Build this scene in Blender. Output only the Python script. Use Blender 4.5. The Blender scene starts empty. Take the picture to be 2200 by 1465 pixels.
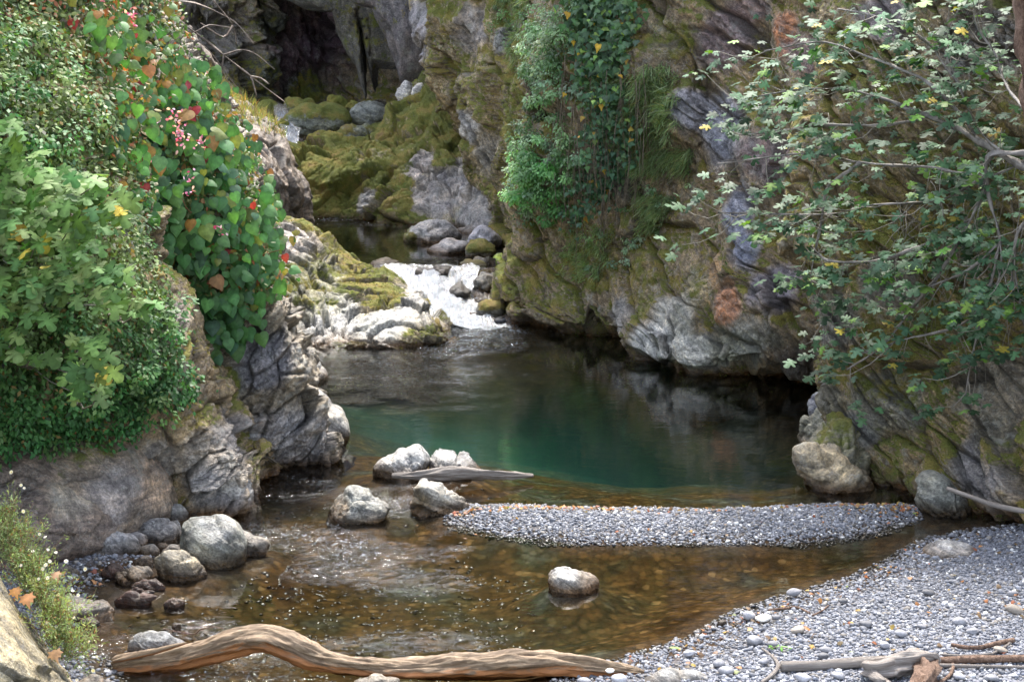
import bpy, math, random
import numpy as np
from mathutils import Vector

R = math.radians
SC = bpy.context.scene
COL = SC.collection
# ------------------------------------------------------------------ camera
FPX = 3598.0; CX = 1100.0; CY = 732.5; CAMZ = 4.0
PITCH = math.atan(632.5 / FPX)
cam = bpy.data.cameras.new('camera'); cam.sensor_width = 36; cam.lens = FPX / 2200 * 36
cam.clip_end = 500; cam.clip_start = .1
co = bpy.data.objects.new('camera', cam); COL.objects.link(co)
co.location = (0, 0, CAMZ); co.rotation_euler = (math.pi/2 - PITCH, 0, 0)
SC.camera = co
# ------------------------------------------------------------------ light
SUN_EL, SUN_AZ = 60, 4          # azimuth measured from +Y towards +X
w = bpy.data.worlds.new('World'); SC.world = w; w.use_nodes = True
nt = w.node_tree; sky = nt.nodes.new('ShaderNodeTexSky'); sky.sky_type = 'NISHITA'
sky.sun_disc = False; sky.sun_elevation = R(SUN_EL); sky.sun_rotation = R(SUN_AZ)
sky.air_density = 1.0; sky.dust_density = 2.5; sky.ozone_density = 1.0
bg = nt.nodes['Background']; bg.inputs[1].default_value = .15
hs = nt.nodes.new('ShaderNodeHueSaturation'); hs.inputs['Saturation'].default_value = .55     # thin high cloud whitens the sky
nt.links.new(sky.outputs[0], hs.inputs['Color']); nt.links.new(hs.outputs[0], bg.inputs[0])
sl = bpy.data.lights.new('sun', 'SUN'); sl.energy = 1.5; sl.angle = R(10); sl.color = (1, .95, .87)
so = bpy.data.objects.new('sun', sl); COL.objects.link(so)
sd = Vector((math.sin(R(SUN_AZ))*math.cos(R(SUN_EL)), math.cos(R(SUN_AZ))*math.cos(R(SUN_EL)), math.sin(R(SUN_EL))))
so.rotation_euler = sd.to_track_quat('Z', 'Y').to_euler(); so.location = (0, 0, 30)
SC.view_settings.view_transform = 'Standard'; SC.view_settings.look = 'None'
SC.view_settings.exposure = 2.35; SC.view_settings.gamma = 1
SC.render.engine = 'CYCLES'
SC.cycles.max_bounces = 7; SC.cycles.diffuse_bounces = 3; SC.cycles.glossy_bounces = 3
SC.cycles.transparent_max_bounces = 12; SC.cycles.volume_bounces = 0
SC.cycles.sample_clamp_indirect = 6; SC.cycles.use_denoising = True
SC.cycles.caustics_reflective = False; SC.cycles.caustics_refractive = False

# ------------------------------------------------------------------ numpy toolkit
F32 = np.float32
CP, SP = math.cos(PITCH), math.sin(PITCH)
def pix(px, py, D):
    u = (px-CX)/FPX; v = (CY-py)/FPX
    s = D/(CP+v*SP)
    return (u*s, D, CAMZ + (-SP+v*CP)*s)
def onz(px, py, z=0.0):
    v = (CY-py)/FPX; u = (px-CX)/FPX
    s = (z-CAMZ)/(-SP+v*CP)
    return (u*s, (CP+v*SP)*s, z)
def pz(px, D, z):
    zc = D*CP-(z-CAMZ)*SP
    return ((px-CX)/FPX*zc, D, z)
def proj(P):
    zc = P[..., 1]*CP-(P[..., 2]-CAMZ)*SP
    yc = P[..., 1]*SP+(P[..., 2]-CAMZ)*CP
    zc = np.maximum(zc, .05)
    return CX+P[..., 0]/zc*FPX, CY-yc/zc*FPX

def _hash(ix, iy, iz, s):
    h = (ix.astype(np.uint32)*np.uint32(374761393)) ^ (iy.astype(np.uint32)*np.uint32(668265263)) ^ (iz.astype(np.uint32)*np.uint32(2246822519)) ^ np.uint32((s*3266489917+12345) & 0xffffffff)
    h = (h ^ (h >> np.uint32(15)))*np.uint32(2246822519)
    h = (h ^ (h >> np.uint32(13)))*np.uint32(3266489917)
    return h ^ (h >> np.uint32(16))
def perlin(P, seed=0):
    P = np.asarray(P, F32); I = np.floor(P).astype(np.int32); f = P-I
    w3 = f*f*f*(f*(f*6-15)+10); out = np.zeros(P.shape[:-1], F32)
    for dx in (0, 1):
        wx = w3[..., 0] if dx else 1-w3[..., 0]
        for dy in (0, 1):
            wy = w3[..., 1] if dy else 1-w3[..., 1]
            for dz in (0, 1):
                wz = w3[..., 2] if dz else 1-w3[..., 2]
                h = _hash(I[..., 0]+dx, I[..., 1]+dy, I[..., 2]+dz, seed)
                g = ((h & np.uint32(1023)).astype(F32)/511.5-1)*(f[..., 0]-dx) \
                  + (((h >> np.uint32(10)) & np.uint32(1023)).astype(F32)/511.5-1)*(f[..., 1]-dy) \
                  + (((h >> np.uint32(20)) & np.uint32(1023)).astype(F32)/511.5-1)*(f[..., 2]-dz)
                out += wx*wy*wz*g
    return out
def fbm(P, sc, octv=4, seed=0, gain=.5):
    P = np.asarray(P, F32)*F32(sc); a = 1; s = 0
    for i in range(octv):
        s = s+a*perlin(P+i*17.3, seed+i*7); P = P*F32(2.03); a *= gain
    return s
def worley(P, seed=0, vec=False):
    P = np.asarray(P, F32); I = np.floor(P).astype(np.int32)
    f1 = np.full(P.shape[:-1], 9, F32); f2 = f1.copy(); idv = np.zeros_like(f1); hv = np.zeros(P.shape[:-1], np.uint32); ov = np.zeros(P.shape, F32)
    for dx in (-1, 0, 1):
        for dy in (-1, 0, 1):
            for dz in (-1, 0, 1):
                cx, cy, cz = I[..., 0]+dx, I[..., 1]+dy, I[..., 2]+dz
                h = _hash(cx, cy, cz, seed)
                o0 = P[..., 0]-cx-(h & np.uint32(1023)).astype(F32)/1023; o1 = P[..., 1]-cy-((h >> np.uint32(10)) & np.uint32(1023)).astype(F32)/1023
                o2 = P[..., 2]-cz-((h >> np.uint32(20)) & np.uint32(1023)).astype(F32)/1023; d = o0*o0+o1*o1+o2*o2
                near = d < f1
                if vec: hv = np.where(near, h, hv); ov = np.where(near[..., None], np.stack([o0, o1, o2], -1), ov)
                f2 = np.where(near, f1, np.minimum(f2, d))
                idv = np.where(near, ((h >> np.uint32(5)) & np.uint32(4095)).astype(F32)/4095, idv)
                f1 = np.minimum(f1, d)
    if vec:
        h = (hv*np.uint32(2654435761)) ^ (hv >> np.uint32(13))
        g = np.stack([((h >> np.uint32(k)) & np.uint32(255)).astype(F32)/127.5-1 for k in (3, 11, 19)], -1)
        return np.sqrt(f1), np.sqrt(f2), idv, np.sum(g*ov, -1)
    return np.sqrt(f1), np.sqrt(f2), idv
def sstep(a, b, x):
    t = np.clip((x-a)/(b-a), 0, 1); return t*t*(3-2*t)
def nrmz(v): return v/np.maximum(np.linalg.norm(v, axis=-1, keepdims=True), 1e-9)

# ------------------------------------------------------------------ mesh helpers
def tag(o, label=None, cat=None, group=None, kind=None):
    if label: o['label'] = label
    if cat: o['category'] = cat
    if group: o['group'] = group
    if kind: o['kind'] = kind
    return o
def make(name, V, Fc, mat, parent=None, attrs=None, smooth=True, loc=None):
    """V (n,3), Fc (m,k) one object from arrays; attrs name->(n,) or (n,3)"""
    V = np.asarray(V, F32).reshape(-1, 3)
    me = bpy.data.meshes.new(name)
    groups = Fc if isinstance(Fc, list) else [Fc]
    groups = [np.asarray(g, np.int32) for g in groups if len(g)]
    me.vertices.add(len(V))
    if loc is not None: V = V-np.asarray(loc, F32)
    me.vertices.foreach_set('co', V.ravel())
    tot = sum(g.size for g in groups); npoly = sum(len(g) for g in groups)
    me.loops.add(tot); me.loops.foreach_set('vertex_index', np.concatenate([g.ravel() for g in groups]))
    me.polygons.add(npoly)
    st = []; base = 0
    for g in groups:
        st.append(base+np.arange(len(g))*g.shape[1]); base += g.size
    me.polygons.foreach_set('loop_start', np.concatenate(st).astype(np.int32))
    me.update(calc_edges=True); me.validate()
    if smooth: me.polygons.foreach_set('use_smooth', np.ones(len(me.polygons), bool))
    for k, a in (attrs or {}).items():
        a = np.asarray(a, F32)
        if k in ('sq', 'along'):
            me.attributes.new(k, 'FLOAT_VECTOR', 'POINT').data.foreach_set('vector', a.ravel())
        elif a.ndim == 1:
            me.attributes.new(k, 'FLOAT', 'POINT').data.foreach_set('value', a)
        else:
            c = np.ones((len(V), 4), F32); c[:, :3] = a.reshape(-1, 3)
            me.attributes.new(k, 'FLOAT_COLOR', 'POINT').data.foreach_set('color', c.ravel())
    me.materials.append(mat)
    o = bpy.data.objects.new(name, me); COL.objects.link(o)
    if loc is not None: o.location = loc
    if parent is not None:
        o.parent = parent
        if loc is None: o.location = -Vector(parent.location)
        else: o.location = Vector(loc)-Vector(parent.location)
    return o
def empty(name, loc):
    o = bpy.data.objects.new(name, None); COL.objects.link(o); o.location = loc; o.empty_display_size = .2
    return o
def gridfaces(nr, nc, wrap=False):
    i = np.arange((nr-1)*nc).reshape(nr-1, nc)
    if wrap:
        a = i; b = np.roll(i, -1, 1)
        return np.stack([a, b, b+nc, a+nc], -1).reshape(-1, 4)
    i = i[:, :-1]
    return np.stack([i, i+1, i+1+nc, i+nc], -1).reshape(-1, 4)

# ------------------------------------------------------------------ materials
class NT:
    def __init__(s, name):
        s.m = bpy.data.materials.new(name); s.m.use_nodes = True; s.t = s.m.node_tree
        s.t.nodes.clear(); s.out = s.t.nodes.new('ShaderNodeOutputMaterial')
    def n(s, typ, **kw):
        nd = s.t.nodes.new('ShaderNode'+typ)
        for k, v in kw.items():
            if k.startswith('i_'):
                key = k[2:]; key = int(key) if key.isdigit() else key
                s.set(nd.inputs[key], v)
            else: setattr(nd, k, v)
        return nd
    def set(s, inp, v):
        if isinstance(v, bpy.types.NodeSocket): s.t.links.new(v, inp)
        elif isinstance(v, tuple) and len(v) == 3 and inp.type == 'RGBA': inp.default_value = (*v, 1)
        else: inp.default_value = v
    def noise(s, vec, scale, det=4, rough=.55, dist=0):
        nd = s.n('TexNoise'); s.set(nd.inputs['Vector'], vec); nd.inputs['Scale'].default_value = scale
        nd.inputs['Detail'].default_value = det; nd.inputs['Roughness'].default_value = rough; nd.inputs['Distortion'].default_value = dist
        return nd.outputs['Fac']
    def ramp(s, fac, *stops):
        nd = s.n('ValToRGB'); s.set(nd.inputs[0], fac); e = nd.color_ramp.elements
        while len(e) < len(stops): e.new(.5)
        for el, (p, c) in zip(e, stops):
            el.position = p; el.color = (*c, 1) if isinstance(c, tuple) else (c, c, c, 1)
        return nd.outputs[0]
    def mix(s, f, a, b, mode='MIX'):
        nd = s.n('Mix', data_type='RGBA', blend_type=mode)
        s.set(nd.inputs[0], f); s.set(nd.inputs[6], a); s.set(nd.inputs[7], b); return nd.outputs[2]
    def math(s, op, a, b=0.0, c=None, clamp=False):
        nd = s.n('Math', operation=op, use_clamp=clamp); s.set(nd.inputs[0], a); s.set(nd.inputs[1], b)
        if c is not None: s.set(nd.inputs[2], c)
        return nd.outputs[0]
    def attr(s, name, out='Color'):
        nd = s.n('Attribute', attribute_name=name); return nd.outputs[out]
    def bump(s, h, dist, strength=1.0, normal=None):
        nd = s.n('Bump'); nd.inputs['Strength'].default_value = strength; nd.inputs['Distance'].default_value = dist
        s.set(nd.inputs['Height'], h)
        if normal is not None: s.set(nd.inputs['Normal'], normal)
        return nd.outputs[0]
    def pos(s): return s.n('NewGeometry').outputs['Position']
    def mapv(s, vec, scale=(1, 1, 1), rot=(0, 0, 0)):
        nd = s.n('Mapping'); s.set(nd.inputs['Vector'], vec); nd.inputs['Scale'].default_value = scale; nd.inputs['Rotation'].default_value = rot
        return nd.outputs[0]
    def principled(s, col, rough=.7, normal=None, spec=.5):
        p = s.n('BsdfPrincipled'); s.set(p.inputs['Base Color'], col); s.set(p.inputs['Roughness'], rough)
        s.set(p.inputs['Specular IOR Level'], spec)
        if normal is not None: s.set(p.inputs['Normal'], normal)
        return p.outputs[0]
    def done(s, sh): s.t.links.new(sh, s.out.inputs[0]); return s.m

def rock_material(name='rock', wet=True, wlevel=0.0, grain=1.0):
    s = NT(name); P = s.pos()
    tint = s.attr('tint'); moss = s.attr('moss', 'Fac'); crev = s.attr('crev', 'Fac')
    n1 = s.noise(P, 1.6*grain, 5, .62, .4); n2 = s.noise(P, 9*grain, 6, .68, .6); n3 = s.noise(P, 46*grain, 4, .7)
    var = s.ramp(n2, (.28, .42), (.5, .95), (.74, 1.6))
    c = s.mix(1.0, tint, var, 'MULTIPLY')
    c = s.mix(1.0, c, s.ramp(n1, (.3, (.72, .74, .74)), (.5, (1, 1, 1)), (.7, (1.2, 1.14, 1.02))), 'MULTIPLY')
    c = s.mix(1.0, c, s.ramp(n3, (.3, .6), (.5, 1.0), (.72, 1.55)), 'MULTIPLY')
    sq = s.attr('sq', 'Vector'); ns = s.noise(s.mapv(sq, (.9, .9, 5)), 3.2*grain, 6, .68, .5)
    c = s.mix(1.0, c, s.ramp(ns, (.32, (.42, .42, .46)), (.5, (1, 1, 1)), (.68, (1.65, 1.55, 1.42))), 'MULTIPLY')
    n4 = s.noise(P, 24*grain, 5, .75, .3); c = s.mix(1.0, c, s.ramp(n4, (.33, .6), (.5, 1.0), (.68, 1.5)), 'MULTIPLY')
    li = s.ramp(s.noise(P, 3.3*grain, 7, .75, .3), (.56, 0.0), (.64, 1.0)); c = s.mix(s.math('MULTIPLY', li, .45), c, (.40, .41, .37))
    # pale quartz veins and lichen flecks
    vn = s.noise(s.mapv(P, (1, 1, 1), (.5, .7, .2)), 3.1*grain, 6, .6, 1.2)
    vein = s.ramp(s.math('ABSOLUTE', s.math('SUBTRACT', vn, .5)), (0.0, 1.0), (.012, 0.0))
    c = s.mix(s.math('MULTIPLY', vein, .4), c, (.5, .49, .46))
    vo = s.n('TexVoronoi'); s.set(vo.inputs['Vector'], P); vo.inputs['Scale'].default_value = 22*grain
    fl = s.ramp(vo.outputs['Distance'], (.12, 1.0), (.26, 0.0))
    fl = s.math('MULTIPLY', fl, s.ramp(s.noise(P, 2.3, 3), (.5, 0.0), (.62, 1.0)))
    c = s.mix(s.math('MULTIPLY', fl, .5), c, (.46, .48, .42))
    # dirt held in the joints
    c = s.mix(s.math('MULTIPLY', crev, .55), c, (.035, .032, .024))
    # moss
    mn = s.noise(P, 5.0, 6, .7); mm = s.math('ADD', moss, s.math('MULTIPLY', s.math('SUBTRACT', mn, .5), 1.7))
    mm = s.ramp(mm, (.42, 0.0), (.62, 1.0))
    mc = s.ramp(s.noise(P, 2.2, 5, .65), (.3, (.085, .11, .02)), (.47, (.165, .18, .028)), (.6, (.27, .215, .045)), (.72, (.26, .165, .07)))
    mc = s.mix(1.0, mc, s.ramp(s.noise(P, 60, 3, .7), (.3, .5), (.7, 1.5)), 'MULTIPLY')
    c = s.mix(s.math('MULTIPLY', mm, .9), c, mc)
    b = s.bump(n3, .014, .9, s.bump(n4, .03, .8, s.bump(ns, .05, .7)))
    b = s.bump(s.math('MULTIPLY', s.noise(P, 90, 3, .8), mm), .02, .8, b)
    rough = s.mix(mm, s.ramp(n2, (.3, .38), (.7, .62)), (.95, .95, .95))
    if wet:
        z = s.n('SeparateXYZ'); s.set(z.inputs[0], P)
        zz = s.math('ADD', s.math('SUBTRACT', z.outputs[2], wlevel), s.math('MULTIPLY', s.math('SUBTRACT', s.noise(P, 2.5, 3), .5), .12))
        wm = s.ramp(zz, (.03, 1.0), (.15, 0.0))
        c = s.mix(wm, c, s.mix(1.0, c, (.30, .20, .12), 'MULTIPLY'))
        rough = s.mix(wm, rough, (.25, .25, .25))
    return s.done(s.principled(c, rough, b, .5))

def leaf_material(name, spec=.35, rough=.5, trans=.35):
    s = NT(name); P = s.pos(); c = s.attr('tint')
    c = s.mix(1.0, c, s.ramp(s.noise(P, 25, 3), (.3, .75), (.7, 1.3)), 'MULTIPLY')
    p = s.principled(c, rough, None, spec)
    tr = s.n('BsdfTranslucent'); s.set(tr.inputs[0], s.mix(1.0, c, (1.25, 1.35, .55), 'MULTIPLY'))
    mx = s.n('MixShader'); mx.inputs[0].default_value = trans; s.set(mx.inputs[1], p); s.set(mx.inputs[2], tr.outputs[0])
    return s.done(mx.outputs[0])

M_ROCK = rock_material('rock')
M_ROCKU = rock_material('rock_upper', wlevel=.5)
M_ROCKF = rock_material('rock_far', wet=False, grain=.8)
M_LEAF = leaf_material('leaf')
M_FIG = leaf_material('fig_leaf', .28, .55, .28)
M_FIGL = leaf_material('fig_leaf_soft', .15, .6, .3)
M_PETAL = leaf_material('petal', .2, .6, .3)

def bark_material(name, cols, scale=(1, 1, 1)):
    s = NT(name); P = s.pos()
    v = s.mapv(P, scale)
    n = s.noise(v, 14, 6, .65, .5); n2 = s.noise(P, 3.0, 4, .6)
    c = s.ramp(n, *cols)
    c = s.mix(1.0, c, s.ramp(n2, (.35, .7), (.65, 1.25)), 'MULTIPLY')
    return s.done(s.principled(c, .75, s.bump(n, .02, .9)))
M_BARK = bark_material('bark', ((.3, (.12, .105, .09)), (.7, (.34, .31, .28))))
M_TWIG = bark_material('twig', ((.3, (.14, .10, .08)), (.7, (.38, .32, .27))))

# ------------------------------------------------------------------ rock surfaces
SURF = {}
def catmull(C, counts):
    """C (n,...) control rows, counts samples per segment"""
    C = np.asarray(C, float); n = len(C); out = []
    ext = np.concatenate([[2*C[0]-C[1]], C, [2*C[-1]-C[-2]]])
    for i in range(n-1):
        p0, p1, p2, p3 = ext[i], ext[i+1], ext[i+2], ext[i+3]
        k = counts[i]; t = (np.arange(k)/k).reshape((-1,)+(1,)*(C.ndim-1))
        m1 = (p2-p0)*.42; m2 = (p3-p1)*.42
        out.append((2*t**3-3*t**2+1)*p1+(t**3-2*t**2+t)*m1+(-2*t**3+3*t**2)*p2+(t**3-t**2)*m2)
    out.append(C[-1:]); return np.concatenate(out)
def sheet_pts(rows, ds):
    C = np.array([[p if len(p) == 3 and False else (pz(p[0], p[3], p[2]) if len(p) == 4 else pix(*p)) for p in r] for r in rows])
    X, Y = proj(C)
    off = lambda a, b: (max(a[0], b[0]) < -150 or min(a[0], b[0]) > 2350 or max(a[1], b[1]) < -150)
    def counts(C, X, Y):
        res = []
        for i in range(len(C)-1):
            L = np.linalg.norm(C[i+1]-C[i], axis=-1)
            o = np.array([off((X[i][j], Y[i][j]), (X[i+1][j], Y[i+1][j])) for j in range(len(L))])
            dd = np.where(o, ds*5, ds)
            res.append(int(max(3, np.ceil((L/dd).max()))))
        return res
    cr = counts(C, X, Y); cc = counts(C.transpose(1, 0, 2), X.T, Y.T)
    A = catmull(C, cr); B = catmull(A.transpose(1, 0, 2), cc).transpose(1, 0, 2)
    return B
def gnormals(G, flipref=None):
    du = np.gradient(G, axis=1); dv = np.gradient(G, axis=0)
    n = nrmz(np.cross(du, dv))
    return n
def strata(P, st, seed):
    """returns displacement, crevice mask. st: dict(dip, yaw, t, L, A)"""
    a = R(st['dip']); yw = R(st.get('yaw', 20))
    b = np.array([math.cos(a)*math.cos(yw), math.cos(a)*math.sin(yw), -math.sin(a)])
    m = np.cross(b, [0, 0, 1.0]); m /= np.linalg.norm(m); n = np.cross(m, b)
    warp = np.stack([fbm(P, .55, 3, seed+1), fbm(P, .55, 3, seed+2), fbm(P, .55, 3, seed+3)], -1)*st.get('warp', .5)
    Q = P+warp
    q = np.stack([Q@b, Q@m, Q@n], -1)
    t, L, A = st['t'], st['L'], st['A']
    md = sstep(-.25, .25, fbm(P, .8, 2, seed+21)); md2 = sstep(-.15, .35, fbm(P, 1.1, 2, seed+22)); rd = st.get('round', .16)
    f1, f2, idv, fc = worley(q/np.array([L, L*.8, t]), seed, True)
    c1 = sstep(0, .07+.22*rd, f2-f1)
    d = A*((c1-1)*.55+1.25*fc+.9*(idv-.5)+rd*.6*(.6-f1))*(.6+.6*md)
    g1, g2, idg, gc = worley(q/np.array([L*.36, L*.33, t*.42])+5.5, seed+9, True)
    c2 = sstep(0, .09+.2*rd, g2-g1)
    d += A*.42*((c2-1)*.6+1.25*gc+.8*(idg-.5))*(.25+.9*md2)
    k1, k2, idk, kc = worley(q/np.array([L*.12, L*.11, t*.17])+2.5, seed+13, True)
    d += A*.15*(1.3*kc+.6*(idk-.5)+.5*(sstep(0, .2, k2-k1)-1))*(.5+.7*md)
    crev = np.maximum((1-sstep(0, .08, f2-f1)), .6*(1-sstep(0, .08, g2-g1))*md2)
    d = d+st.get('big', .12)*fbm(P, .7, 3, seed+31)*2+A*.2*fbm(P, 5, 4, seed+41, .6)+A*.07*fbm(P, 22, 3, seed+51, .65)
    if st.get('flute'):   # near vertical fluting
        fq = np.stack([P@np.array([1, .3, .0])*st['flute'], P[..., 1]*.6, P[..., 2]*.25], -1)
        d = d+A*.7*fbm(fq, 1.0, 3, seed+61)
    st['sq'] = np.stack([P@b, P@m, P@n], -1)+warp*.5
    return d, crev
def paint(V, N, base, mossb, patches, seed, X=None, Y=None):
    """patches: (px,py,r_px, rgb|None, moss|None) become 3D patches centred on the rock"""
    if X is None: X, Y = proj(V)
    tint = np.ones((len(V), 3))*np.array(base)
    v1 = fbm(V, .9, 3, seed+70)[:, None]
    tint *= 1+.35*v1
    moss = np.full(len(V), mossb)+.45*np.clip(N[:, 2], -.5, 1)*(mossb > .15)+.25*fbm(V, .7, 3, seed+71)
    nz = fbm(V, 1.7, 4, seed+72)
    for (px, py, r, rgb, ms) in patches:
        i = np.argmin((X-px)**2+(Y-py)**2+np.where(N[:, 1] > .2, 1e4, 0)); c = V[i]
        rr = (r if not isinstance(r, tuple) else r[0])*c[1]/FPX; rz = (r if not isinstance(r, tuple) else r[1])*c[1]/FPX
        d = np.sqrt(((V[:, 0]-c[0])/rr)**2+((V[:, 2]-c[2])/rz)**2+((V[:, 1]-c[1])/(rr*2.2))**2)
        wt = sstep(1.15, .6, d+nz*.55)
        if rgb is not None:
            wt2 = (wt*.9)[:, None]; tint = tint*(1-wt2)+np.array(rgb)*(1+.3*v1)*wt2
        if ms is not None: moss = moss*(1-wt)+ms*wt
    return np.clip(tint, .004, 1), np.clip(moss, -1, 2)
def cliff(name, rows, ds, st, base, moss, patches, seed, mat=None, label=None, cat=None, kind=None, warm=(1.36, 1.2, .86)):
    G = sheet_pts(rows, ds); nr, nc, _ = G.shape
    N = gnormals(G); cpos = np.array([0, 0, CAMZ])
    if np.mean(np.sum(N*(cpos-G), -1)[nr//3:, nc//4:3*nc//4]) < 0: N = -N; flip = True
    else: flip = False
    P = G.reshape(-1, 3); d, crev = strata(P, st, seed)
    V = P+N.reshape(-1, 3)*d[:, None]
    G2 = V.reshape(nr, nc, 3); N2 = gnormals(G2)
    if flip: N2 = -N2
    N2 = N2.reshape(-1, 3); X, Y = proj(V)
    base = np.array(base)*np.array(warm); tint, ms = paint(V, N2, base, moss, patches, seed, X, Y)
    Fc = gridfaces(nr, nc)
    if not flip: pass
    else: Fc = Fc[:, ::-1]
    o = make(name, V, Fc, mat or M_ROCK, None, {'tint': tint, 'moss': ms, 'crev': crev, 'sq': st['sq']})
    tag(o, label, cat, None, kind)
    # pixel area for sampling
    du = np.stack([np.gradient(X.reshape(nr, nc), axis=1), np.gradient(Y.reshape(nr, nc), axis=1)], -1)
    dv = np.stack([np.gradient(X.reshape(nr, nc), axis=0), np.gradient(Y.reshape(nr, nc), axis=0)], -1)
    ar = np.abs(du[..., 0]*dv[..., 1]-du[..., 1]*dv[..., 0]).ravel()
    ok = np.sum(N2*(cpos-V), -1) > 0
    SURF[name if name not in SURF else o.name] = (V, N2, X, Y, ar*ok)
    return o
_ICO = {}
def ico(sub):
    if sub not in _ICO:
        import bmesh
        bm = bmesh.new(); bmesh.ops.create_icosphere(bm, subdivisions=sub, radius=1)
        V = np.array([v.co[:] for v in bm.verts]); Fc = np.array([[v.index for v in f.verts] for f in bm.faces]); bm.free()
        _ICO[sub] = (V, Fc)
    return _ICO[sub]
def boulder(name, outl, D, label, cat='boulder', seed=0, sub=5, depth=None, base=(.27, .27, .27), moss=0., patches=(), A=.05, facet=.8, st=None,
            mat=None, group=None, kind=None, reg=False, lean=0., auto=True):
    """closed rock whose outline in the plane y=D passes through the given points (clockwise or not)"""
    ya = max(y for x, y in outl); yi = min(y for x, y in outl)
    if ya > 1000 and sub < 6 and auto:
        D = onz(CX, ya-.10*(ya-yi), 0.0)[1]; Wd = (max(x for x, y in outl)-min(x for x, y in outl))*D/FPX/2
        D += .55*(depth if depth else .9*min(Wd, (ya-yi)*D/FPX*.8))
    O = np.array([pix(x, y, D) for x, y in outl]); c = (O.min(0)+O.max(0))/2
    c[2] = O[:, 2].min()*.6+O[:, 2].max()*.4; c[0] = np.mean(O[:, 0])*.5+c[0]*.5
    ang = np.arctan2(O[:, 2]-c[2], O[:, 0]-c[0]); rad = np.hypot(O[:, 2]-c[2], O[:, 0]-c[0])
    o_ = np.argsort(ang); ang, rad = ang[o_], rad[o_]
    V, Fc = ico(sub); V = V.copy()
    a2 = np.concatenate([ang-2*np.pi, ang, ang+2*np.pi]); r2 = np.concatenate([rad]*3)
    th = np.arctan2(V[:, 2], V[:, 0]); ra = np.interp(th, a2, r2)
    rad_xy = np.hypot(V[:, 0], V[:, 2])
    ra = ra*rad_xy+(1-rad_xy)*rad.mean()*1.0
    W = (O[:, 0].max()-O[:, 0].min())/2; H = (O[:, 2].max()-O[:, 2].min())/2
    dep = depth if depth else .9*min(W, H*1.6)
    # facets: cut the unit ball with random planes in depth so that it looks broken, not blown
    rs = np.random.RandomState(seed+5); U = V.copy()
    for k in range(14):
        n = rs.normal(size=3); n /= np.linalg.norm(n); n[1] *= 1.3; n /= np.linalg.norm(n)
        h = 1-facet*rs.uniform(.12, .42); dd = U@n-h
        U = U-np.outer(np.maximum(dd, 0)*.92, n)
    sc = np.linalg.norm(U, axis=1)
    sil = np.clip(np.abs(V[:, 1])*2.0, 0, 1)            # keep the outline, facet the faces
    k = 1-(1-sc)*(.35+.65*sil)
    P = np.stack([V[:, 0]*ra*k, V[:, 1]*dep*k, V[:, 2]*ra*k], -1)
    P[:, 1] += lean*P[:, 2]
    if O[:, 2].min() < .12 and c[2] > -.05:
        P[:, 2] = np.where(P[:, 2] < 0, P[:, 2]*max(1, (c[2]+.20)/max(1e-3, c[2]-O[:, 2].min())), P[:, 2])
    P += c
    st2 = dict(dip=20+rs.uniform(-30, 30), yaw=30, t=.6*H+.08, L=.9*W+.1, A=A, big=.0, warp=.1, round=.15)
    if st: st2.update(st)
    nrm = nrmz((P-c)/np.array([W, dep, H])**2)
    d, crev = strata(P+seed*3.3, st2, seed)
    d += A*.5*fbm(P, 1.2/max(W, .1), 3, seed+3)
    P = P+nrm*d[:, None]
    m_ = rs.uniform(.85, 1.15)
    tint, ms = paint(P, nrm, np.array(base)*m_, moss, patches, seed)
    o = make(name, P, Fc, mat or M_ROCK, None, {'tint': tint, 'moss': ms, 'crev': crev*.6, 'sq': st2['sq']}, loc=tuple(c))
    tag(o, label, cat, group, kind)
    if reg:
        X, Y = proj(P); ok = (np.sum(nrm*(np.array([0, 0, CAMZ])-P), -1) > 0)
        SURF[o.name] = (P, nrm, X, Y, ok.astype(float))
    return o
GREY = (.25, .245, .25); BROWNG = (.23, .195, .16); PALE = (.44, .43, .42); PURP = (.17, .15, .175); MOSSY = (.17, .155, .11)
RUST = (.42, .17, .07); BLUE = (.20, .22, .30); WHT = (.62, .62, .61)
# left near ridge that carries the creeper
def Z(px, z, D): return (px, 'z', z, D)
rows = [
 [(-900,-600,9),(-100,-600,13),(120,-600,14.2),(200,-600,15),(190,-600,19),(-100,-600,24)],
 [(-900,0,8.5),(-100,0,12.3),(130,0,13.6),(230,0,15),(220,0,19),(-50,0,24)],
 [(-900,250,8.5),(-50,250,11.9),(150,250,13.0),(272,250,14.4),(262,250,18),(0,250,22)],
 [(-900,430,8.5),(-30,430,11.8),(170,430,12.8),(300,430,14.2),(290,430,17.5),(0,430,22)],
 [(-900,530,8.5),(-30,530,11.8),(180,530,12.7),(318,530,14),(305,530,17),(0,530,22)],
 [(-900,680,8.5),(0,680,11.8),(230,680,12.9),(395,680,14.1),(380,680,17),(0,680,22)],
 [(-900,780,8.5),(0,780,12),(260,780,13.1),(438,780,14.2),(420,780,17),(0,780,22)],
 [(-900,880,9),(0,880,12.3),(280,880,13.4),(473,880,14.3),(450,880,17),(0,880,22)],
 [(-900,980,9),(0,980,12.9),(290,980,13.7),(512,980,14.3),(490,980,17),(0,980,22)],
 [Z(-900,.25,9.5),Z(0,.25,13.4),Z(330,.25,13.9),Z(540,.25,14.3),Z(520,.25,17),Z(0,.25,22)],
 [Z(-900,-.8,9.5),Z(0,-.8,13.3),Z(350,-.8,13.8),Z(548,-.8,14.3),Z(530,-.8,17),Z(0,-.8,22)]]
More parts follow.
